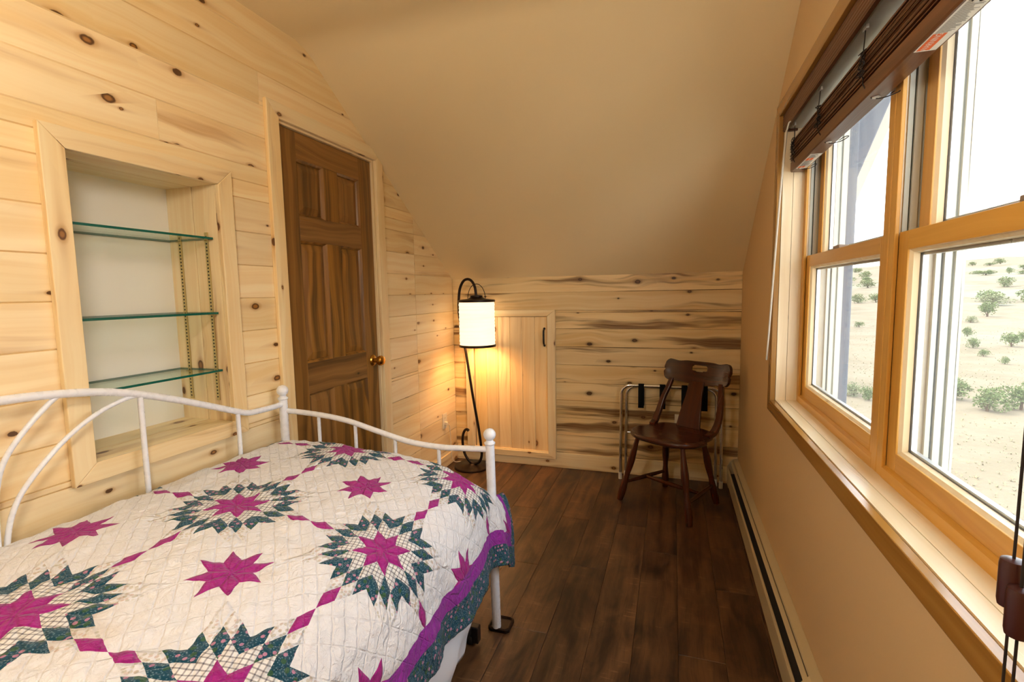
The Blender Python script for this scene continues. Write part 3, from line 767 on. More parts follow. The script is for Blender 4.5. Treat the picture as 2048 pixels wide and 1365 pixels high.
ld = bpy.data.lights.new('lamp_glow', 'POINT'); lo_ = bpy.data.objects.new('lamp_glow', ld); COL.objects.link(lo_)
ld.energy = 11.0; ld.color = (1.0, 0.56, 0.24); ld.shadow_soft_size = .075; lo_.parent = lp; lo_.location = (scx - lx, 0, 1.075)
cd = tag(MB().tube(spline([(LX + .018, 3.295, .332), (LX + .030, 3.305, .322), (LX + .022, 3.335, .30), (LX + .016, 3.36, .20), (LX + .02, 3.365, .05), (LX + .04, 3.38, .012), (-1.55, 3.41, .006), (-1.50, 3.415, .006)], 6), .0030, 8).build('lamp_cord', 'outlet_ivory', None, smooth=True, angle=60), 'pale lamp cord hanging from the outlet in the corner', 'cord')
MB().box(LX + .0066, LX + .026, 3.284, 3.306, .320, .344).build('plug', 'outlet_ivory', cd, bevel=.003)

# --- daybed: white tubular frame
bx_ = -1.566                      # back rail plane
ey = 1.682                        # end panel plane
bd = thing('daybed', 'white tubular metal daybed frame with arched back and ball finials', 'bed', (-1.1, .70, 0))
def post(x, y, h, r=.0172, tilt=(0, 0)):
    p = MB().tube([(x, y, .012), (x + tilt[0], y + tilt[1], h - .062)], r, 20).build('post', 'white_metal', bd, smooth=True)
    fx_, fy_ = x + tilt[0], y + tilt[1]; b = h - .062
    MB().lathe([(r + .001, b), (r + .0035, b + .003), (r + .0035, b + .008), (r - .001, b + .011), (r - .004, b + .016)] + [(.0235 * math.cos(a), h - .0235 + .0235 * math.sin(a)) for a in [(-.72 + i * .152) * PI / 2 * 1.0 for i in range(12)] if a <= PI / 2 - .01] + [(.001, h)], (fx_, fy_, 0), seg=20).build('finial', 'white_metal', p, smooth=True, angle=70)
    return p
post(bx_, 1.660, .928); post(bx_, -.262, .928)
post(-.634, 1.690, .797, tilt=(-.012, 0)); post(-.634, -.285, .797)
half = [(1.660, .848), (1.60, .846), (1.53, .848), (1.48, .852), (1.431, .868), (1.317, .915), (1.19, .966), (1.072, 1.008), (.989, 1.031), (.907, 1.045), (.807, 1.055), (.700, 1.058)]
mir = [(1.40 - y, z) for y, z in half[-2::-1]]
MB().tube(spline([(bx_, y, z) for y, z in half + mir], 5), .0115, 14).build('back_rail', 'white_metal', bd, smooth=True, angle=60)
for y, z in ((1.430, .868), (1.078, 1.006)):
    for yy in (y, 1.40 - y): MB().tube([(bx_, yy, .38), (bx_, yy, z)], .0080, 12).build('spindle', 'white_metal', bd, smooth=True)
for pts in ([(1.070, 1.004), (1.03, 1.000), (.955, .975), (.874, .925), (.80, .855), (.753, .79), (.728, .70), (.722, .55), (.720, .38)], [(.866, 1.045), (.84, 1.025), (.79, .975), (.745, .915), (.722, .85), (.712, .75), (.708, .55), (.706, .38)]):
    for s in (0, 1):
        MB().tube(spline([(bx_, (1.40 - y) if s else y, z) for y, z in pts], 6), .0064, 10).build('fan_rod', 'white_metal', bd, smooth=True, angle=60)
MB().tube([(bx_, 1.66, .38), (bx_, -.262, .38)], .0115, 12).build('lower_rail', 'white_metal', bd, smooth=True)
def end_panel(yp, y_back, y_front):
    rp = [(-1.566, y_back, .818), (-1.50, yp, .811), (-1.373, yp, .803), (-1.251, yp, .786), (-1.112, yp, .752), (-.977, yp, .722), (-.847, yp, .712), (-.75, yp, .715), (-.646, y_front, .717)]
    MB().tube(spline(rp, 6), .0112, 14).build('end_rail', 'white_metal', bd, smooth=True, angle=60)
    for x, z in ((-1.405, .803), (-1.227, .784), (-1.044, .736), (-.853, .711)):
        MB().tube([(x, yp, .38), (x, yp, z)], .0072, 12).build('end_spindle', 'white_metal', bd, smooth=True)
    MB().tube([(-1.566, y_back, .38), (-.636, y_front, .38)], .0112, 12).build('end_lower_rail', 'white_metal', bd, smooth=True)
end_panel(1.680, 1.662, 1.688); end_panel(-.275, -.264, -.283)
# front posts stand in square furniture cups
for (cx_, cy_, lab) in ((-.624, 1.716, 'square dark furniture cup under the bed post nearest the lamp'), (-.634, -.285, 'square dark furniture cup under the hidden near bed post')):
    if cy_ < 0: continue
    mb = MB(); w = .043
    rings = [(w, .0005), (w, .012), (w - .006, .015), (w - .010, .009), (.0, .009)]
    for o_, z in rings[:-1]:
        k = .28
        for (sx, sy) in ((1, 1), (-1, 1), (-1, -1), (1, -1)):
            pts = [(sx * o_, sy * o_ * (1 - k)), (sx * o_ * (1 - k), sy * o_)]
            if sx * sy < 0: pts = pts[::-1]
            for px, py in pts: mb.v.append((cx_ + px, cy_ + py, z))
    for r in range(3):
        for i in range(8):
            j = (i + 1) % 8; mb.f.append((r * 8 + i, r * 8 + j, r * 8 + 8 + j, r * 8 + 8 + i))
    mb.f.append(tuple(range(24, 32))); mb.f.append(tuple(range(8))[::-1]); mb.mi = [0] * len(mb.f)
    tag(mb.build('furniture_cup', 'bronze', None, smooth=True), lab, 'furniture cup')

# --- mattress, trundle bedding
def rounded_slab(mb, x0, x1, y0, y1, z0, z1, r=.06, zr=.05, n=6, puff=.0):
    rings = []
    prof = [(-zr * (1 - math.sin(a)), z0 + zr * (1 - math.cos(a))) for a in [0]]
    levels = [(zr * (1 - math.cos(PI / 2 * i / 4)) , z0 + zr * (1 - math.sin(PI / 2 * (1 - i / 4)))) for i in range(5)]
    lv = []
    for i in range(5):
        a = PI / 2 * i / 4; lv.append((zr * (1 - math.sin(a)), z0 + zr * (1 - math.cos(a))))
    for i in range(5):
        a = PI / 2 * (1 - i / 4); lv.append((zr * (1 - math.sin(a)), z1 - zr * (1 - math.cos(a))))
    for ins, z in lv:
        ring = []
        for (cx_, cy_, a0) in ((x1 - r, y1 - r, 0), (x0 + r, y1 - r, PI / 2), (x0 + r, y0 + r, PI), (x1 - r, y0 + r, 1.5 * PI)):
            for k in range(n + 1):
                a = a0 + PI / 2 * k / n; rr = max(r - ins, .002)
                ring.append((cx_ + rr * math.cos(a) - (0), cy_ + rr * math.sin(a), z))
        rings.append(ring)
    m = len(rings[0]); b = len(mb.v)
    for q in rings: mb.v += q
    for i in range(len(rings) - 1):
        for k in range(m):
            j = (k + 1) % m; mb.f.append((b + i * m + k, b + i * m + j, b + (i + 1) * m + j, b + (i + 1) * m + k)); mb.mi.append(0)
    mb.f.append(tuple(b + k for k in range(m))[::-1]); mb.f.append(tuple(b + (len(rings) - 1) * m + k for k in range(m))); mb.mi += [0, 0]
    return mb
tag(rounded_slab(MB(), -1.545, -.700, -.22, 1.630, .40, .640, .09, .11).build('mattress', 'mattress_ticking', None, smooth=True, angle=50), 'white mattress hidden under the star quilt on the daybed', 'mattress')
# white sheet hanging down the bed front below the quilt
def sheet():
    mb = MB(); nu, nv = 150, 26
    path = [(-.640, -.30), (-.636, .3), (-.636, .9), (-.634, 1.28), (-.638, 1.42), (-.654, 1.50), (-.69, 1.56), (-.75, 1.585), (-.85, 1.59)]
    sp = spline([(x, y, 0) for x, y in path], 20)
    L = [0.]
    for a, b in zip(sp[:-1], sp[1:]): L.append(L[-1] + (b - a).length)
    def at(s):
        for i in range(len(L) - 1):
            if L[i + 1] >= s: 
                t = (s - L[i]) / max(L[i + 1] - L[i], 1e-9); p = sp[i].lerp(sp[i + 1], t); d = (sp[i + 1] - sp[i]).normalized(); return p, d
        return sp[-1], (sp[-1] - sp[-2]).normalized()
    for j in range(nv + 1):
        t = j / nv; z = .44 - t * (.44 - .055)
        for i in range(nu + 1):
            s = L[-1] * i / nu; p, d = at(s); nrm = Vector((d.y, -d.x, 0))
            f = .010 * math.sin(s * 13 + 1.3 * math.sin(s * 5)) * (.25 + t) + .006 * math.sin(s * 31 + t * 3) * t
            bul = .028 * math.sin(min(t * 1.15, 1.) * PI) * (.6 + .4 * math.sin(s * 3.1)) - .022 * max(0, t - .75) * 4
            crease = .012 * mnoise.noise(Vector((s * 6, t * 4, 3.)))
            q = p + nrm * (f + bul + crease)
            mb.v.append((q.x, q.y, z + .008 * math.sin(s * 9) * t))
    for j in range(nv):
        for i in range(nu):
            a = j * (nu + 1) + i; mb.f.append((a, a + 1, a + nu + 2, a + nu + 1)); mb.mi.append(0)
    o = mb.build('bed_sheet', 'sheet_white', None, smooth=True, angle=180)
    sd = o.modifiers.new('thick', 'SOLIDIFY'); sd.thickness = .002
    return tag(o, 'plain white sheet hanging below the quilt to the floor', 'sheet')
sheet()
tr = thing('trundle_frame', 'black trundle frame foot poking out under the white sheet', 'bed frame', (-.74, 1.58, 0))
MB().box(-.735, -.665, 1.575, 1.605, .012, .075).build('corner_plate', 'black_plastic', tr, bevel=.004)
MB().box(-.735, -.690, .0, 1.575, .05, .075).build('side_bar', 'black_plastic', tr, grain=1, bevel=.003)
MB().lathe([(.020, -.010), (.022, -.006), (.022, .006), (.020, .010)], (-.70, 1.59, .0225), (1, 0, 0), 16).build('caster', 'black_plastic', tr, smooth=True)

# --- patchwork quilt
QP, QU, QV = .51, -1.19, 1.573      # block pitch and a burst centre (U across, V along)
UIN, UHEM = -.435, -.335            # inner edge of the border, hem
VIN, VEND = 1.835, 1.975
def quilt_mat():
    n = NT('quilt_patchwork'); s = n.sep(n.uv()); U0, V0 = s[0], s[1]
    a = QP / 2 / (3 * 1.8478)
    U = n.sub(U0, QU); V = n.add(n.sub(V0, QV), n.mul(n.add(U0, 1.2), .0))
    jit = n.noise(n.xyz(U0, V0, 0.), 14., 2); jit2 = n.noise(n.xyz(U0, V0, 5.), 14., 2)
    U = n.add(U, n.mul(n.sub(jit, .5), .010)); V = n.add(V, n.mul(n.sub(jit2, .5), .010))
    def star(off, size):
        cu = n.add(n.div(U, QP), off); cv = n.add(n.div(V, QP), off)
        x = n.mul(n.sub(cu, n.m('ROUND', cu)), QP); y = n.mul(n.sub(cv, n.m('ROUND', cv)), QP)
        r = n.m('SQRT', n.add(n.mul(x, x), n.mul(y, y)))
        th = n.add(n.m('ARCTAN2', y, x), PI * 2 + PI / 8)
        ph = n.m('MODULO', th, PI / 4)
        xs = n.mul(r, n.m('COSINE', ph)); ys = n.mul(r, n.m('SINE', ph))
        i = n.div(n.sub(xs, ys), size); j = n.div(n.mul(ys, math.sqrt(2)), size)
        return i, j, r, x, n.m('MODULO', n.m('FLOOR', n.div(th, PI / 4)), 2.)
    i, j, r, x, odd = star(0., a)
    fi, fj = n.m('FLOOR', i), n.m('FLOOR', j)
    inside = n.m('LESS_THAN', n.m('MAXIMUM', i, j), 3.)
    k = n.add(fi, fj)
    eq = lambda q: n.mul(n.m('COMPARE', k, float(q), .3), inside)
    i2, j2, r2, x2, y2 = star(.5, a * 1.08)
    ins2 = n.m('LESS_THAN', n.m('MAXIMUM', i2, j2), 1.)
    # fabrics
    w = n.noise(n.xyz(U0, V0, 0.), 420., 2); big = n.noise(n.xyz(U0, V0, 0.), 7., 3)
    stain = n.step(n.noise(n.xyz(U0, V0, 9.), 5.5, 4), .56, .74)
    muslin = n.mix(n.mul(stain, .35), n.mix(n.mul(w, .3), S(236, 236, 240), S(214, 213, 215)), S(206, 184, 150))
    mag = n.mix(n.add(n.mul(w, .35), n.mul(n.step(n.noise(n.xyz(U0, V0, 2.), 60., 3), .45, .65), .35)), S(176, 44, 142), S(128, 22, 96))
    def spots(scale, rad, seed, keep):
        v = n.vor(n.xyz(n.add(U0, seed), V0, 0.), scale, dim='2D'); c = n.sep(v['Color'])
        return n.mul(n.m('LESS_THAN', v['Distance'], rad), n.m('GREATER_THAN', c[0], keep))
    teal = n.mix(n.mul(w, .6), S(34, 84, 104), S(16, 50, 66))
    teal = n.mix(n.mul(spots(190., .26, 1., .25), .5), teal, S(140, 170, 182))
    teal = n.mix(spots(50., .28, 2., .55), teal, S(60, 96, 70))
    teal = n.mix(n.mul(spots(62., .26, 3., .62), .85), teal, S(204, 140, 168))
    flor = n.mix(n.mul(spots(85., .32, 4., .5), .5), muslin, S(200, 166, 150))
    flor = n.mix(n.mul(spots(95., .34, 5., .4), .45), flor, S(170, 160, 120))
    def lines(c, per, wd): return n.m('LESS_THAN', n.m('ABSOLUTE', n.sub(n.m('FRACT', n.div(c, per)), .5)), wd)
    pu = n.add(U0, n.mul(V0, .35)); pv = n.sub(V0, n.mul(U0, .35))
    pl_ = n.add(n.mul(lines(pu, .0125, .13), .55), n.mul(lines(pv, .0125, .13), .55))
    plaid = n.mix(n.m('MINIMUM', pl_, .85), S(240, 238, 236), S(62, 54, 74))
    col = n.mix(ins2, muslin, mag)
    col = n.mix(eq(3), col, flor); col = n.mix(n.mul(eq(4), n.m('LESS_THAN', odd, .5)), col, mag); col = n.mix(eq(2), col, teal)
    col = n.mix(eq(1), col, plaid); col = n.mix(eq(0), col, mag)
    # border
    pur = n.mix(n.mul(w, .5), S(160, 52, 168), S(122, 32, 128))
    b1 = n.m('MAXIMUM', n.m('GREATER_THAN', U0, UIN), n.m('GREATER_THAN', V0, VIN))
    b2 = n.m('MAXIMUM', n.m('GREATER_THAN', U0, UIN + .055), n.m('GREATER_THAN', V0, VIN + .055))
    col = n.mix(b1, col, pur); col = n.mix(b2, col, teal)
    # relief: patch seams, quilting lines, weave
    seam = lambda c: n.m('MINIMUM', n.m('FRACT', c), n.sub(1., n.m('FRACT', c)))
    sm = n.m('MINIMUM', seam(i), seam(j)); sm = n.step(sm, 0., .22)
    sm = n.add(n.mul(sm, inside), n.sub(1., inside))
    s2 = n.step(n.m('MINIMUM', seam(i2), seam(j2)), 0., .15); s2 = n.add(n.mul(s2, ins2), n.sub(1., ins2))
    ql = n.step(n.m('ABSOLUTE', n.sub(n.m('FRACT', n.div(n.add(U, V), .045)), .5)), .0, .10)
    ql2 = n.step(n.m('ABSOLUTE', n.sub(n.m('FRACT', n.div(n.sub(U, V), .09)), .5)), .0, .05)
    crk = n.noise(n.xyz(U0, V0, 1.), 48., 4, .6, .8)
    h = n.add(n.add(n.mul(n.m('MINIMUM', sm, s2), 1.), n.mul(n.m('MINIMUM', ql, ql2), .45)), n.add(n.mul(crk, 2.2), n.mul(w, .10)))
    n.bsdf(col, .88, 0., .12, n.bump(h, .8, .0060), **{'Sheen Weight': .15})
    M['quilt_patchwork'] = n.mat
quilt_mat()
def quilt():
    prof = [(-1.585, .600), (-1.580, .650), (-1.562, .694), (-1.51, .712), (-1.40, .714), (-1.25, .711), (-1.10, .703), (-.95, .690), (-.83, .670), (-.745, .640), (-.683, .600), (-.640, .545), (-.618, .48), (-.606, .40), (-.598, .31), (-.592, .24)]
    sp = spline([(x, 0, z) for x, z in prof], 24)
    L = [0.]
    for p, q in zip(sp[:-1], sp[1:]): L.append(L[-1] + (q - p).length)
    # arc length at x=QU becomes U=QU
    i0 = min(range(len(sp)), key=lambda i: abs(sp[i].x - QU)); off = QU - L[i0]
    U0 = off; nu = 210; nv = 330
    V0, V1 = -.26, VEND
    def at(u):
        s = u - off; lo, hi = 0, len(L) - 1
        if s >= L[-1]: 
            d = (sp[-1] - sp[-2]).normalized(); return sp[-1] + d * (s - L[-1])
        while hi - lo > 1:
            m = (lo + hi) // 2
            if L[m] <= s: lo = m
            else: hi = m
        t = (s - L[lo]) / (L[hi] - L[lo]); return sp[lo].lerp(sp[hi], t)
    sm = lambda x, a, b: (lambda t: t * t * (3 - 2 * t))(min(max((x - a) / (b - a), 0), 1))
    mb = MB(); uvs = []
    a_ = QP / 2 / (3 * 1.8478)
    for j in range(nv + 1):
        v = V0 + (V1 - V0) * j / nv
        for i in range(nu + 1):
            u = U0 + (UHEM - U0) * i / nu
            p = at(u); x, z = p.x, p.z
            side = sm(u, -.80, -.60)           # 0 on top, 1 on the hanging side
            # far end: on top the quilt rolls down between mattress and end panel
            y = v
            vr = 1.600
            if v > vr:
                d = v - vr; R = .040
                if d < R * PI / 2: yt, zt2 = vr + R * math.sin(d / R), -R * (1 - math.cos(d / R))
                else: yt, zt2 = vr + R, -R - (d - R * PI / 2)
                ys = vr + d * .52 - .03 * sm(d, .2, .37)           # side flap runs on past the post, bunched
                sb = sm(u, -.80, -.62)
                y = yt * (1 - sb) + ys * sb; z = z + zt2 * (1 - sb)
                x += sb * (.012 * sm(d, 0, .1) + .022 * sm(d, .15, .37))
                z += sb * (-.05 * sm(d, .05, .25))
            # gentle relief
            nz = mnoise.noise(Vector((u * 7, v * 7, 0))) * .007 + mnoise.noise(Vector((u * 19, v * 19, 4))) * .0045 + mnoise.noise(Vector((u * 45, v * 45, 9))) * .0034
            hang = sm(u, -.62, -.32)
            fold = (.013 * math.sin(v * 15 + 1.2 * math.sin(v * 4)) + .008 * math.sin(v * 33 + 2)) * hang
            x += fold + nz * side; z += nz * (1 - side)
            z += hang * .012 * math.sin(v * 8 + .6)
            mb.v.append((x, y, z)); uvs.append((u - .006 + .046 * sm(u, -1.0, -.65), v + .008 - .030 * sm(u, -1.0, -.60)))
    for j in range(nv):
        for i in range(nu):
            a = j * (nu + 1) + i; mb.f.append((a, a + 1, a + nu + 2, a + nu + 1)); mb.mi.append(0)
    me = bpy.data.meshes.new('quilt'); me.from_pydata(mb.v, [], mb.f); me.materials.append(M['quilt_patchwork'])
    ul = me.uv_layers.new(name='UVMap')
    for lp_ in me.loops: ul.data[lp_.index].uv = uvs[lp_.vertex_index]
    me.polygons.foreach_set('use_smooth', [True] * len(me.polygons))
    o = bpy.data.objects.new('quilt', me); COL.objects.link(o)
    sd = o.modifiers.new('thick', 'SOLIDIFY'); sd.thickness = .006; sd.offset = -1
    return tag(o, 'white patchwork quilt with magenta and teal starbursts and purple border', 'quilt')
quilt()

# --- wooden chair
ch = thing('wooden_chair', 'dark brown wooden chair with slotted crest rail, in the window corner', 'chair', (.005, 3.065, 0), math.radians(-33))
def seat():
    mb = MB(); nr, na = 12, 72
    def outline(a):
        c, s = math.cos(a), math.sin(a)
        w = .235 if s < 0 else .205
        e = 2.6 if s < 0 else 3.2
        r = (abs(c / w) ** e + abs(s / (.205 if s < 0 else .205)) ** e) ** (-1 / e)
        return r * c, r * s
    def top(x, y, f): 
        dip = -.012 * math.exp(-((x / .13) ** 2 + ((y - .02) / .12) ** 2)) + .004 * math.exp(-((x / .03) ** 2)) * (1 if y < -.02 else .3)
        return .448 + dip
    lv = []
    for k in range(nr + 1):
        f = k / nr
        lv.append([(outline(2 * PI * i / na)[0] * f, outline(2 * PI * i / na)[1] * f) for i in range(na)])
    edge = [(1.0, .442), (1.012, .436), (1.012, .428), (1.0, .420), (.95, .414)]
    b = 0
    mb.v.append((0, 0, top(0, 0, 0)))
    for k in range(1, nr + 1):
        f = k / nr
        for (x, y) in lv[k]:
            g = .97 if k == nr else 1
            mb.v.append((x * g, y * g, top(x, y, f)))
    for sc, z in edge:
        for (x, y) in lv[nr]: mb.v.append((x * sc, y * sc, z))
    mb.v.append((0, 0, .414))
    R = nr + len(edge)
    for i in range(na): mb.f.append((0, 1 + i, 1 + (i + 1) % na))
    for k in range(R - 1):
        for i in range(na):
            j = (i + 1) % na; mb.f.append((1 + k * na + i, 1 + (k + 1) * na + i, 1 + (k + 1) * na + j, 1 + k * na + j))
    last = len(mb.v) - 1
    for i in range(na): mb.f.append((1 + (R - 1) * na + (i + 1) % na, 1 + (R - 1) * na + i, last))
    mb.mi = [0] * len(mb.f)
    return mb.build('seat', 'chair_wood', ch, grain=0, smooth=True, local=True, angle=60)
seat()
def turned(a, b, prof, name, parent=ch):
    a, b = Vector(a), Vector(b); L = (b - a).length
    return MB().lathe([(r, t * L) for t, r in prof], a, (b - a), 18).build(name, 'chair_wood', parent, grain=2, smooth=True, local=True, angle=60)
legp = [(0, .012), (.04, .013), (.12, .0145), (.25, .019), (.36, .0225), (.46, .021), (.56, .0165), (.63, .0155), (.70, .0185), (.80, .0220), (.90, .0215), (.97, .0180), (1.0, .0170)]
LEG = {}
for nm, tx, ty, fx_, fy_ in (('fl', -.150, -.130, -.245, -.185), ('fr', .150, -.130, .235, -.185), ('bl', -.125, .125, -.180, .205), ('br', .125, .125, .180, .205)):
    LEG[nm] = (Vector((tx, ty, .416)), Vector((fx_, fy_, .0015))); turned(LEG[nm][0], LEG[nm][1], legp, 'leg')
stp = [(0, .009), (.25, .0115), (.5, .0135), (.75, .0115), (1, .009)]
on = lambda k, t: LEG[k][0].lerp(LEG[k][1], t)
sl_, sr_ = (on('fl', .72), on('bl', .72)), (on('fr', .72), on('br', .72))
turned(*sl_, stp, 'stretcher'); turned(*sr_, stp, 'stretcher'); turned(sl_[0].lerp(sl_[1], .5), sr_[0].lerp(sr_[1], .5), stp, 'stretcher')
# crest rail: bowed board with scalloped outline and hand slot
def crest():
    nx, nz = 96, 36; mb = MB(); W = .225
    idx = {}
    def pt(i, k):
        t = -1 + 2 * i / nx; s = k / nz
        x = t * W
        topz = .842 + .010 * (abs(t) ** 2) - .012 * math.exp(-((abs(t) - .62) / .16) ** 2) * .6
        botz = .712 - .006 * math.cos(t * PI) - .006 + .004 * abs(t)
        ec = max(0, (abs(t) - .84) / .16)             # rounded ears
        h = (topz - botz)
        shr = (1 - math.sqrt(max(0, 1 - ec ** 2))) * .36
        zz = botz + h * (shr + s * (1 - 2 * shr))
        waist = .008 * math.exp(-((s - .40) / .22) ** 2) * sm_(abs(t), .75, 1.)
        x -= math.copysign(waist, t)
        yb = .275 - .045 * t * t + (zz - .71) * .28        # bow forward at the ends, leans back
        return (x, yb, zz)
    def sm_(x, a, b): t = min(max((x - a) / (b - a), 0), 1); return t * t * (3 - 2 * t)
    for k in range(nz + 1):
        for i in range(nx + 1): mb.v.append(pt(i, k))
    for k in range(nz):
        for i in range(nx):
            t = -1 + 2 * (i + .5) / nx; s = (k + .5) / nz
            if (abs(t) / .25) ** 4 + (abs(s - .70) / .145) ** 4 < 1 and (s - .70) > -.145 + .05 * (abs(t) / .245) ** 2: continue
            a = k * (nx + 1) + i; mb.f.append((a, a + 1, a + nx + 2, a + nx + 1)); mb.mi.append(0)
    o = mb.build('crest_rail', 'chair_wood', ch, grain=0, smooth=True, local=True, angle=180)
    sd = o.modifiers.new('thick', 'SOLIDIFY'); sd.thickness = .020; sd.offset = 0
    bv = o.modifiers.new('bevel', 'BEVEL'); bv.width = .005; bv.segments = 2; bv.limit_method = 'ANGLE'; bv.angle_limit = math.radians(50)
    return o
crest()
def strap(pts, widths, thick, name, wdir=(1, 0, 0), bev=.003):
    """bent flat board following pts with given half widths"""
    sp = spline(pts, 8); m = len(sp); mb = MB(); wd = Vector(wdir).normalized()
    for i, p in enumerate(sp):
        t = (sp[min(i + 1, m - 1)] - sp[max(i - 1, 0)]).normalized(); n_ = t.cross(wd).normalized()
        f = i / (m - 1) * (len(widths) - 1); k = min(int(f), len(widths) - 2); w = widths[k] + (widths[k + 1] - widths[k]) * (f - k)
        for a, b in ((-1, -1), (1, -1), (1, 1), (-1, 1)): mb.v.append(tuple(p + wd * a * w + n_ * b * thick / 2))
    for i in range(m - 1):
        for k in range(4):
            j = (k + 1) % 4; mb.f.append((i * 4 + k, i * 4 + j, i * 4 + 4 + j, i * 4 + 4 + k))
    mb.f.append((3, 2, 1, 0)); mb.f.append(tuple(range((m - 1) * 4, m * 4))); mb.mi = [0] * len(mb.f)
    return mb.build(name, 'chair_wood', ch, grain=2, smooth=True, local=True, bevel=bev, angle=35)
strap([(0, .170, .440), (0, .196, .53), (0, .232, .63), (0, .268, .722)], [.082, .070, .055, .050], .014, 'splat')
for s in (-1, 1):
    strap([(s * .190, .060, .446), (s * .200, .115, .462), (s * .203, .160, .52), (s * .196, .195, .60), (s * .180, .228, .67), (s * .168, .250, .728)], [.017, .020, .018, .016, .015, .014], .026, 'back_post', (1, 0, 0), .005)

# --- folded chrome luggage rack leaning on the knee wall
lr = thing('luggage_rack', 'folded chrome luggage rack with black straps leaning behind the chair', 'luggage rack', (0, 3.43, 0))
def uframe(x0, x1, yb, yt, zt, r=.0105, foot=.0):
    R = .06; pts = [(x0, yb, .03 + foot), (x0, yb + (yt - yb) * .5, zt * .5)]
    for k in range(9):
        a = PI - PI / 2 * k / 8; pts.append((x0 + R + R * math.cos(a), yt - .006 + .006 * k / 8, zt - R + R * math.sin(a)))
    for k in range(9):
        a = PI / 2 - PI / 2 * k / 8; pts.append((x1 - R + R * math.cos(a), yt - .006 * k / 8, zt - R + R * math.sin(a)))
    pts += [(x1, yb + (yt - yb) * .5, zt * .5), (x1, yb, .03 + foot)]
    f = MB().tube(pts, r, 14).build('tube_frame', 'chrome', lr, smooth=True, angle=60)
    for x in (x0, x1): MB().tube([(x, yb, .0012 + foot), (x, yb, .048 + foot)], r + .0018, 12).build('foot_tip', 'rubber_white', f, smooth=True)
uframe(-.333, .312, 3.392, 3.452, .650)
uframe(-.300, .280, 3.425, 3.474, .640)
MB().tube([(-.30, 3.447, .32), (.28, 3.447, .32)], .004, 10).build('pivot_rod', 'chrome', lr, smooth=True)
for xs in (-.200, -.060, .080, .205):
    w = .019; mb = MB(); pr_ = [(3.428, .500), (3.430, .58), (3.434, .648), (3.446, .6635), (3.462, .6625), (3.478, .655), (3.4835, .62), (3.482, .505)]
    q = [(p[0] + .0012, p[1] - .0012) for p in pr_]
    n_ = len(pr_)
    for sx in (-w, w):
        mb.v += [(xs + sx, y, z) for y, z in pr_]
    for i in range(n_ - 1): mb.f.append((i, i + 1, n_ + i + 1, n_ + i)); mb.mi.append(0)
    o = mb.build('strap', 'black_web', lr, smooth=True, angle=80)
    sd = o.modifiers.new('thick', 'SOLIDIFY'); sd.thickness = .0025

# --- window blind, drawn up
bl = thing('venetian_blind', 'brown wooden venetian blind drawn up at the window top', 'blind', (.46, 1.468, 1.767))
BY0, BY1 = WY0 + .006, WY1 - .008
mb = MB(); vx = .418
vp = [(vx, 1.932)]
for i in range(6): vp += [(vx, 1.934 + i * .0105), (vx - .0025, 1.937 + i * .0105), (vx - .0025, 1.9415 + i * .0105), (vx, 1.9445 + i * .0105)]
vp += [(vx, 1.994), (vx + .011, 1.994), (vx + .011, 1.932)]
mb.prism(vp, 1, BY0 - .001, BY1 + .003); mb.build('valance', 'blind_wood', bl, grain=1)
MB().box(vx + .011, vx + .050, BY1 - .009, BY1 + .003, 1.932, 1.994).build('valance_return', 'blind_wood', bl, grain=0)
MB().prism([(.436, 1.944), (.436, 1.990), (.490, 1.990), (.490, 1.944), (.486, 1.940), (.440, 1.940)], 1, BY0 + .004, BY1 - .004).build('headrail', 'headrail', bl, grain=1)
rs = random.Random(5); NS = 24
for i in range(NS):
    z = 1.8115 + i * .0030; dx = rs.uniform(-.0035, .002); dy = rs.uniform(-.002, .002); tl = rs.uniform(-.0008, .0008)
    p = [(.446 + dx, z + tl), (.496 + dx, z - tl), (.496 + dx, z + .0018 - tl), (.446 + dx, z + .0018 + tl)]
    MB().prism(p, 1, BY0 + .006 + dy, BY1 - .006 + dy).build('slat', 'blind_wood', bl, grain=1)
MB().prism([(.448, 1.884), (.494, 1.914), (.4925, 1.917), (.4465, 1.887)], 1, BY0 + .006, BY1 - .006).build('slat', 'blind_wood', bl, grain=1)
MB().prism([(.447, 1.772), (.450, 1.768), (.494, 1.768), (.497, 1.772), (.497, 1.806), (.494, 1.810), (.450, 1.810), (.447, 1.806)], 1, BY0 + .006, BY1 - .006).build('bottom_rail', 'blind_wood', bl, grain=1)
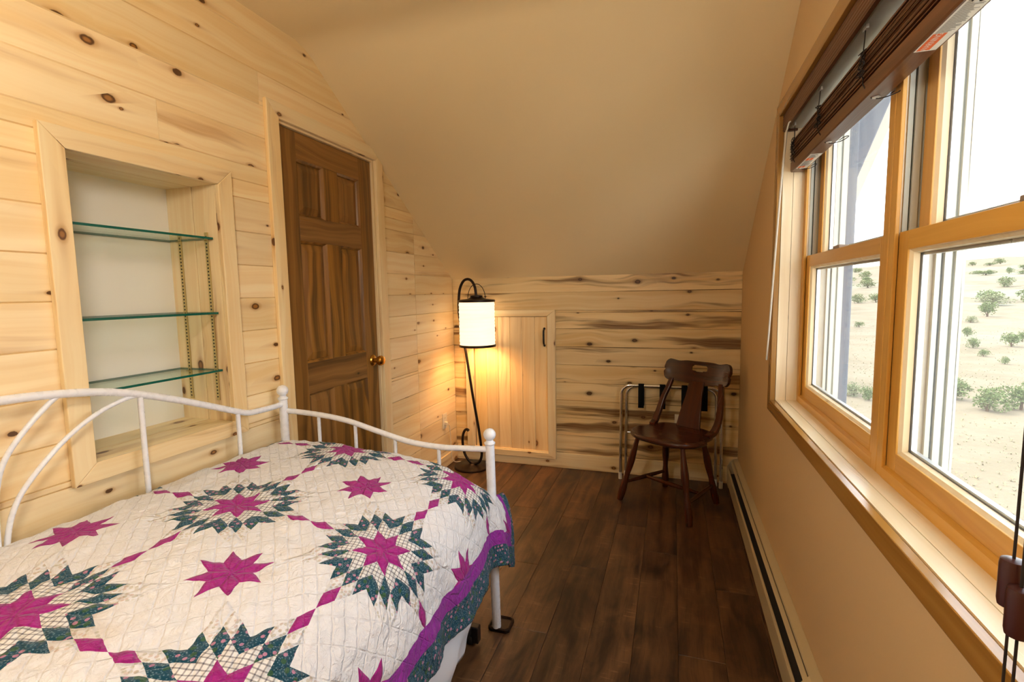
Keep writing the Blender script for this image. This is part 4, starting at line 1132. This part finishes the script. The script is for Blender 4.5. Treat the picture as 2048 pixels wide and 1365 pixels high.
for yc in (2.255, 1.895, 1.50, 1.06, .68):
    rr = random.Random(int(yc * 100))
    for xo in (.443, .499):
        pts = [(xo, yc, 1.941)]
        for k in range(16): pts.append((xo + rr.uniform(-.007, .001) * (1 if xo < .47 else -1), yc + rr.uniform(-.012, .012), 1.885 - k * .0046 + rr.uniform(-.002, .002)))
        pts.append((xo, yc, 1.80)); pts.append((xo + (.02 if xo < .47 else -.02), yc, 1.765))
        MB().tube(spline(pts, 4), .0014, 6).build('ladder_cord', 'cord_dark', bl, smooth=True, angle=180)
    for q in range(3):
        pts = [(.444, yc + rr.uniform(-.01, .01), 1.884)]
        for k in range(11): pts.append((.442 - rr.uniform(.0, .012), yc + rr.uniform(-.018, .018), 1.880 - k * .0060 + rr.uniform(-.004, .004)))
        MB().tube(spline(pts, 4), .0013, 6).build('lift_cord', 'cord_dark', bl, smooth=True, angle=180)
    bt = MB().lathe([(.0095, 0), (.0095, .002), (.005, .0035)], (.472, yc, 1.768), (0, 0, -1), 14).build('cord_button', 'clear_plastic', bl, smooth=True)
    tail = [(.472, yc, 1.764), (.480, yc - .02, 1.758), (.496, yc - .05, 1.756), (.512, yc - .055, 1.766), (.508, yc - .03, 1.772), (.498, yc - .01, 1.768)]
    MB().tube(spline(tail, 6), .0012, 6).build('cord_tail', 'cord_dark', bl, smooth=True, angle=180)
    MB().box(.440, .446, yc - .012, yc + .012, 1.930, 1.940).build('cord_clip', 'clear_plastic', bl)
# warning labels on the underside of the bottom rail
def text_mesh(txt, size, name, parent, mat, mw):
    cu = bpy.data.curves.new(name, 'FONT'); cu.body = txt; cu.size = size; cu.align_x = 'CENTER'; cu.align_y = 'CENTER'
    to = bpy.data.objects.new(name + '_c', cu); COL.objects.link(to)
    dg = bpy.context.evaluated_depsgraph_get(); me = bpy.data.meshes.new_from_object(to.evaluated_get(dg)); 
    bpy.data.objects.remove(to); me.transform(mw); me.materials.clear(); me.materials.append(M[mat]); me.name = name
    o = bpy.data.objects.new(name, me); COL.objects.link(o); o.parent = parent; return o
def warn(yc, length, orange):
    z = 1.7678
    lb = MB().box(.4535, .4905, yc - length / 2, yc + length / 2, z - .0006, z - .0001).build('warning_label', 'label_white', bl)
    for y0_, y1_ in orange:
        q = MB().box(.456, .478, yc + y0_, yc + y1_, z - .0010, z - .0007).build('orange_band', 'label_orange', lb)
        mw = Matrix(((0, -1, 0, .467), (-1, 0, 0, yc + (y0_ + y1_) / 2), (0, 0, -1, z - .0013), (0, 0, 0, 1)))
        text_mesh('WARNING', min(.016, (y1_ - y0_) * .22), 'warning_text', lb, 'label_white', mw)
    m4 = MB(); rr = random.Random(3); yy = yc - length / 2 + .004
    while yy < yc + length / 2 - .004:
        if not any(yc + a - .002 < yy < yc + b + .002 for a, b in orange):
            m4.box(.457, .457 + rr.uniform(.016, .030), yy, yy + .0012, z - .0009, z - .0007)
        yy += .0034
    m4.build('label_print', 'label_ink', lb)['kind'] = 'stuff'
warn(1.10, .30, [(.075, .145)])
warn(2.150, .22, [(-.055, -.02), (.070, .10)])
# tilt wand hanging at the far end
wn_ = MB().tube(spline([(.405, 2.20, 1.902), (.400, 2.235, 1.74), (.396, 2.275, 1.52), (.393, 2.32, 1.26), (.390, 2.372, .990)], 4), .0042, 8).build('tilt_wand', 'wand_white', bl, smooth=True, angle=60)
MB().tube([(.432, 2.205, 1.942), (.412, 2.20, 1.930), (.405, 2.20, 1.898)], .003, 8).build('wand_hook', 'clear_plastic', wn_, smooth=True)
# pull cords with wooden tassels near the viewer
for k, (yo, xo, zt_) in enumerate(((.700, .381, .960), (.680, .379, .936))):
    c = MB().tube(spline([(.428, .69 - k * .02, 1.94), (.410, .69 - k * .02, 1.90), (xo + .004, yo - .002, 1.4), (xo, yo, zt_ + .02)], 6), .0016, 8).build('pull_cord', 'cord_dark', bl, smooth=True, angle=60)
    c2 = MB().tube([(xo, yo, zt_ - .04), (xo - .001, yo, .70), (xo - .002, yo, .55)], .0016, 8).build('pull_cord', 'cord_dark', bl, smooth=True, angle=60)
    MB().lathe([(.006, .022), (.0115, .020), (.0125, .014), (.0125, -.030), (.0115, -.036), (.004, -.038)], (xo, yo, zt_), seg=18).build('tassel', 'tassel_wood', c, smooth=True)

# ================================================================ OUTSIDE
def terr(x, y):
    d = math.hypot(x, y); t = min(max((d - 90) / 520, 0), 1); t = t * t * (3 - 2 * t)
    return -3.2 + .10 * math.sin(x * .21 + 1) * math.cos(y * .17) + 26 * t * (1 + .18 * math.sin(x * .011 + y * .004 + 1) + .1 * math.sin(x * .031))
def ground_mat():
    n = NT('desert_soil'); p = n.gen(); a = n.noise(p, .25, 6, .6); b = n.noise(p, 3.5, 5, .65); c = n.noise(p, .02, 4)
    col = n.mix(n.step(a, .35, .7), S(122, 109, 89), S(106, 95, 74))
    col = n.mix(n.mul(n.step(b, .56, .70), .6), col, S(118, 106, 80))
    col = n.mix(n.mul(n.step(c, .5, .62), .5), col, S(116, 122, 106))
    n.bsdf(col, .95, 0., .1, n.bump(b, .5, .1)); M['desert_soil'] = n.mat
ground_mat()
def ground():
    mb = MB(); na, nr = 120, 90; rad = [1.5 * (1.0835 ** i) for i in range(nr + 1)]
    for r in rad:
        for k in range(na + 1):
            a = math.radians(-40 + 170 * k / na); x, y = r * math.cos(a) , r * math.sin(a)
            mb.v.append((x, y, terr(x, y) + (mnoise.noise(Vector((x * .05, y * .05, 0))) * min(r * .01, 2.2) if r > 6 else 0)))
    for i in range(nr):
        for k in range(na):
            q = i * (na + 1) + k; mb.f.append((q, q + 1, q + na + 2, q + na + 1)); mb.mi.append(0)
    return struct(mb.build('ground', 'desert_soil', None, smooth=True, angle=180), 'pale sandy desert slope and hills outside')
ground()
def leaf_mat(name, c1, c2):
    n = NT(name); p = n.obj(); r = n.rand(); q = n.noise(p, 6., 3)
    c = n.mix(q, c1, c2); n.bsdf(c, .8, 0., .15); M[name] = n.mat
leaf_mat('juniper_leaf', S(78, 92, 52), S(116, 128, 78)); leaf_mat('sage_leaf', S(110, 116, 80), S(138, 140, 104)); leaf_mat('grass_leaf', S(132, 122, 90), S(150, 138, 104))
plain('bark', S(98, 80, 62), .9, 0., .1, .3, 30.)
def gz(x, y):
    r = math.hypot(x, y); return terr(x, y) + (mnoise.noise(Vector((x * .05, y * .05, 0))) * min(r * .01, 2.2) if r > 6 else 0)
def shrub_mesh(seed, n_leaf, mat):
    r = random.Random(seed); mb = MB(); clumps = []
    for i in range(11):
        a = r.uniform(0, 2 * PI); d = r.uniform(0, .33); clumps.append((d * math.cos(a), d * math.sin(a), r.uniform(.25, .70) - d * .35, r.uniform(.17, .28)))
    for i in range(n_leaf):
        cx_, cy_, cz, cr = r.choice(clumps); v = Vector((r.gauss(0, 1), r.gauss(0, 1), r.gauss(0, 1))).normalized()
        rad = cr * (r.random() ** .25); p = Vector((cx_, cy_, cz)) + v * rad
        if p.z < .03: p.z = .03 + r.random() * .05
        t = (v + Vector((r.uniform(-1, 1), r.uniform(-1, 1), r.uniform(-.2, 1))) * .9).normalized(); s = t.cross(Vector((r.uniform(-1, 1), r.uniform(-1, 1), .3))).normalized(); l = r.uniform(.05, .09)
        mb.poly([p - s * l * .35, p + s * l * .35, p + t * l])
    me_o = mb; return mb
SHM = {}
def shrub(x, y, w, h, label, mat='juniper_leaf', kind='juniper_bush', group=None, seed=1, n_leaf=900):
    t = thing(kind, label, 'bush', (x, y, gz(x, y) - .02 * h), random.Random(seed * 7 + int(x * 10)).uniform(0, 6.28), group)
    key = (seed, n_leaf, mat)
    if key not in SHM:
        f = shrub_mesh(seed, n_leaf, mat).build('foliage', mat, t, local=True); k = MB()
        k.tube([(0, 0, -.05), (.02, .01, .2), (.0, .02, .42)], [.045, .032, .015], 6); k.tube([(.01, 0, .08), (.12, .05, .32)], [.022, .01], 5); k.tube([(.01, 0, .05), (-.10, -.08, .30)], [.022, .01], 5)
        s = k.build('stem', 'bark', t, local=True); SHM[key] = (f.data, s.data)
    else:
        for nm, d in zip(('foliage', 'stem'), SHM[key]):
            o = bpy.data.objects.new(nm, d); COL.objects.link(o); o.parent = t
    t.scale = (w * 1.05, w * 1.05, h * 1.1)
    return t
B = [(10.35, 21.0, 1.12, .95, 'left one of the two large rounded green bushes at the lower right window edge'),
     (11.50, 21.4, 1.20, 1.08, 'right one of the two large rounded green bushes at the lower right window edge'),
     (10.30, 22.95, 1.34, .86, 'low bush half hidden by the jamb of the nearer window'),
     (22.6, 43.58, 1.35, 1.1, 'dark round bush alone on the sand at the far right'),
     (20.21, 43.13, .95, .8, 'small round bush left of the dark round bush on the sand'),
     (19.01, 39.35, .62, .6, 'upright little bush in mid slope between two round bushes'),
     (18.59, 36.32, .56, .5, 'smallest bright green bush on the open sand slope'),
     (41.57, 85.92, 2.7, 2.3, 'large round bush standing in front of the long bush row'),
     (35.37, 76.46, 1.5, .95, 'pale low bush left of the large round bush'),
     (54.21, 127.4, 4.8, 2.8, 'leftmost wide bush of the distant row, beside the window jamb'),
     (54.06, 110.3, 5.4, 2.3, 'wide pale bush just below the long distant row'),
     (65.6, 134.6, 5.4, 3.1, 'widest dark bush in the distant row'),
     (71.0, 131.5, 5.0, 3.2, 'rightmost wide bush of the distant row at the picture edge'),
     (19.34, 62.98, .95, .8, 'small lone bush right of the timber post in the farther window'),
     (40.3, 132.94, 3.6, 2.4, 'left bush of the far pair seen in the farther window'),
     (44.5, 134.83, 3.7, 2.4, 'right bush of the far pair seen in the farther window'),
     (7.31, 22.3, .65, .6, 'bright green bush low in the farther window by the mullion'),
     (7.05, 23.19, 1.0, .6, 'low bush touching the timber post in the farther window'),
     (23.56, 51.25, .95, .85, 'little bush above the small round bush on the slope'),
     (24.66, 46.4, .8, .9, 'narrow bush at the very right edge of the view'),
     (39.05, 89.13, 1.8, 1.05, 'low flat bush close to the jamb below the distant row')]
for i, (x, y, w, h, lab) in enumerate(B): shrub(x, y, w, h, lab, 'sage_leaf' if i in (8, 10, 20, 17) else 'juniper_leaf', 'sage_bush' if i in (8, 10, 20, 17) else 'juniper_bush', 'desert bushes outside the window', 1 + i % 4)
rr = random.Random(21); HB = [(x, y) for x, y, *_ in B]
for i in range(46):
    for _ in range(40):
        d = rr.uniform(150, 520); a = math.radians(rr.uniform(60, 78))
        if all(math.hypot(d * math.cos(a) - q[0], d * math.sin(a) - q[1]) > 11 for q in HB): break
    HB.append((d * math.cos(a), d * math.sin(a)))
    shrub(d * math.cos(a), d * math.sin(a), rr.uniform(3, 8), rr.uniform(2.2, 4.), 'tiny scattered bush on the distant hillside', 'juniper_leaf', 'hillside_bush', 'bushes dotted on the far hills', 1 + i % 4, 900)
tf = MB()
for i in range(5200):
    d = 7 + 75 * rr.random() ** 1.5; a = math.radians(rr.uniform(58, 78)); x, y = d * math.cos(a), d * math.sin(a); z = gz(x, y) - .01
    if any(math.hypot(x - q[0], y - q[1]) < q[2] * .75 + .2 for q in B): continue
    s = rr.uniform(.03, .09)
    for k in range(5):
        an = rr.uniform(0, 6.28); lx_, ly_ = math.cos(an), math.sin(an)
        tf.poly([(x - ly_ * s * .16, y + lx_ * s * .16, z), (x + ly_ * s * .16, y - lx_ * s * .16, z), (x + lx_ * s * .8, y + ly_ * s * .8, z + s * rr.uniform(.5, 1.1))])
o = tf.build('dry_grass', 'grass_leaf', None); o['kind'] = 'stuff'; o['label'] = 'dry grass tufts scattered over the sand'; o['category'] = 'grass'
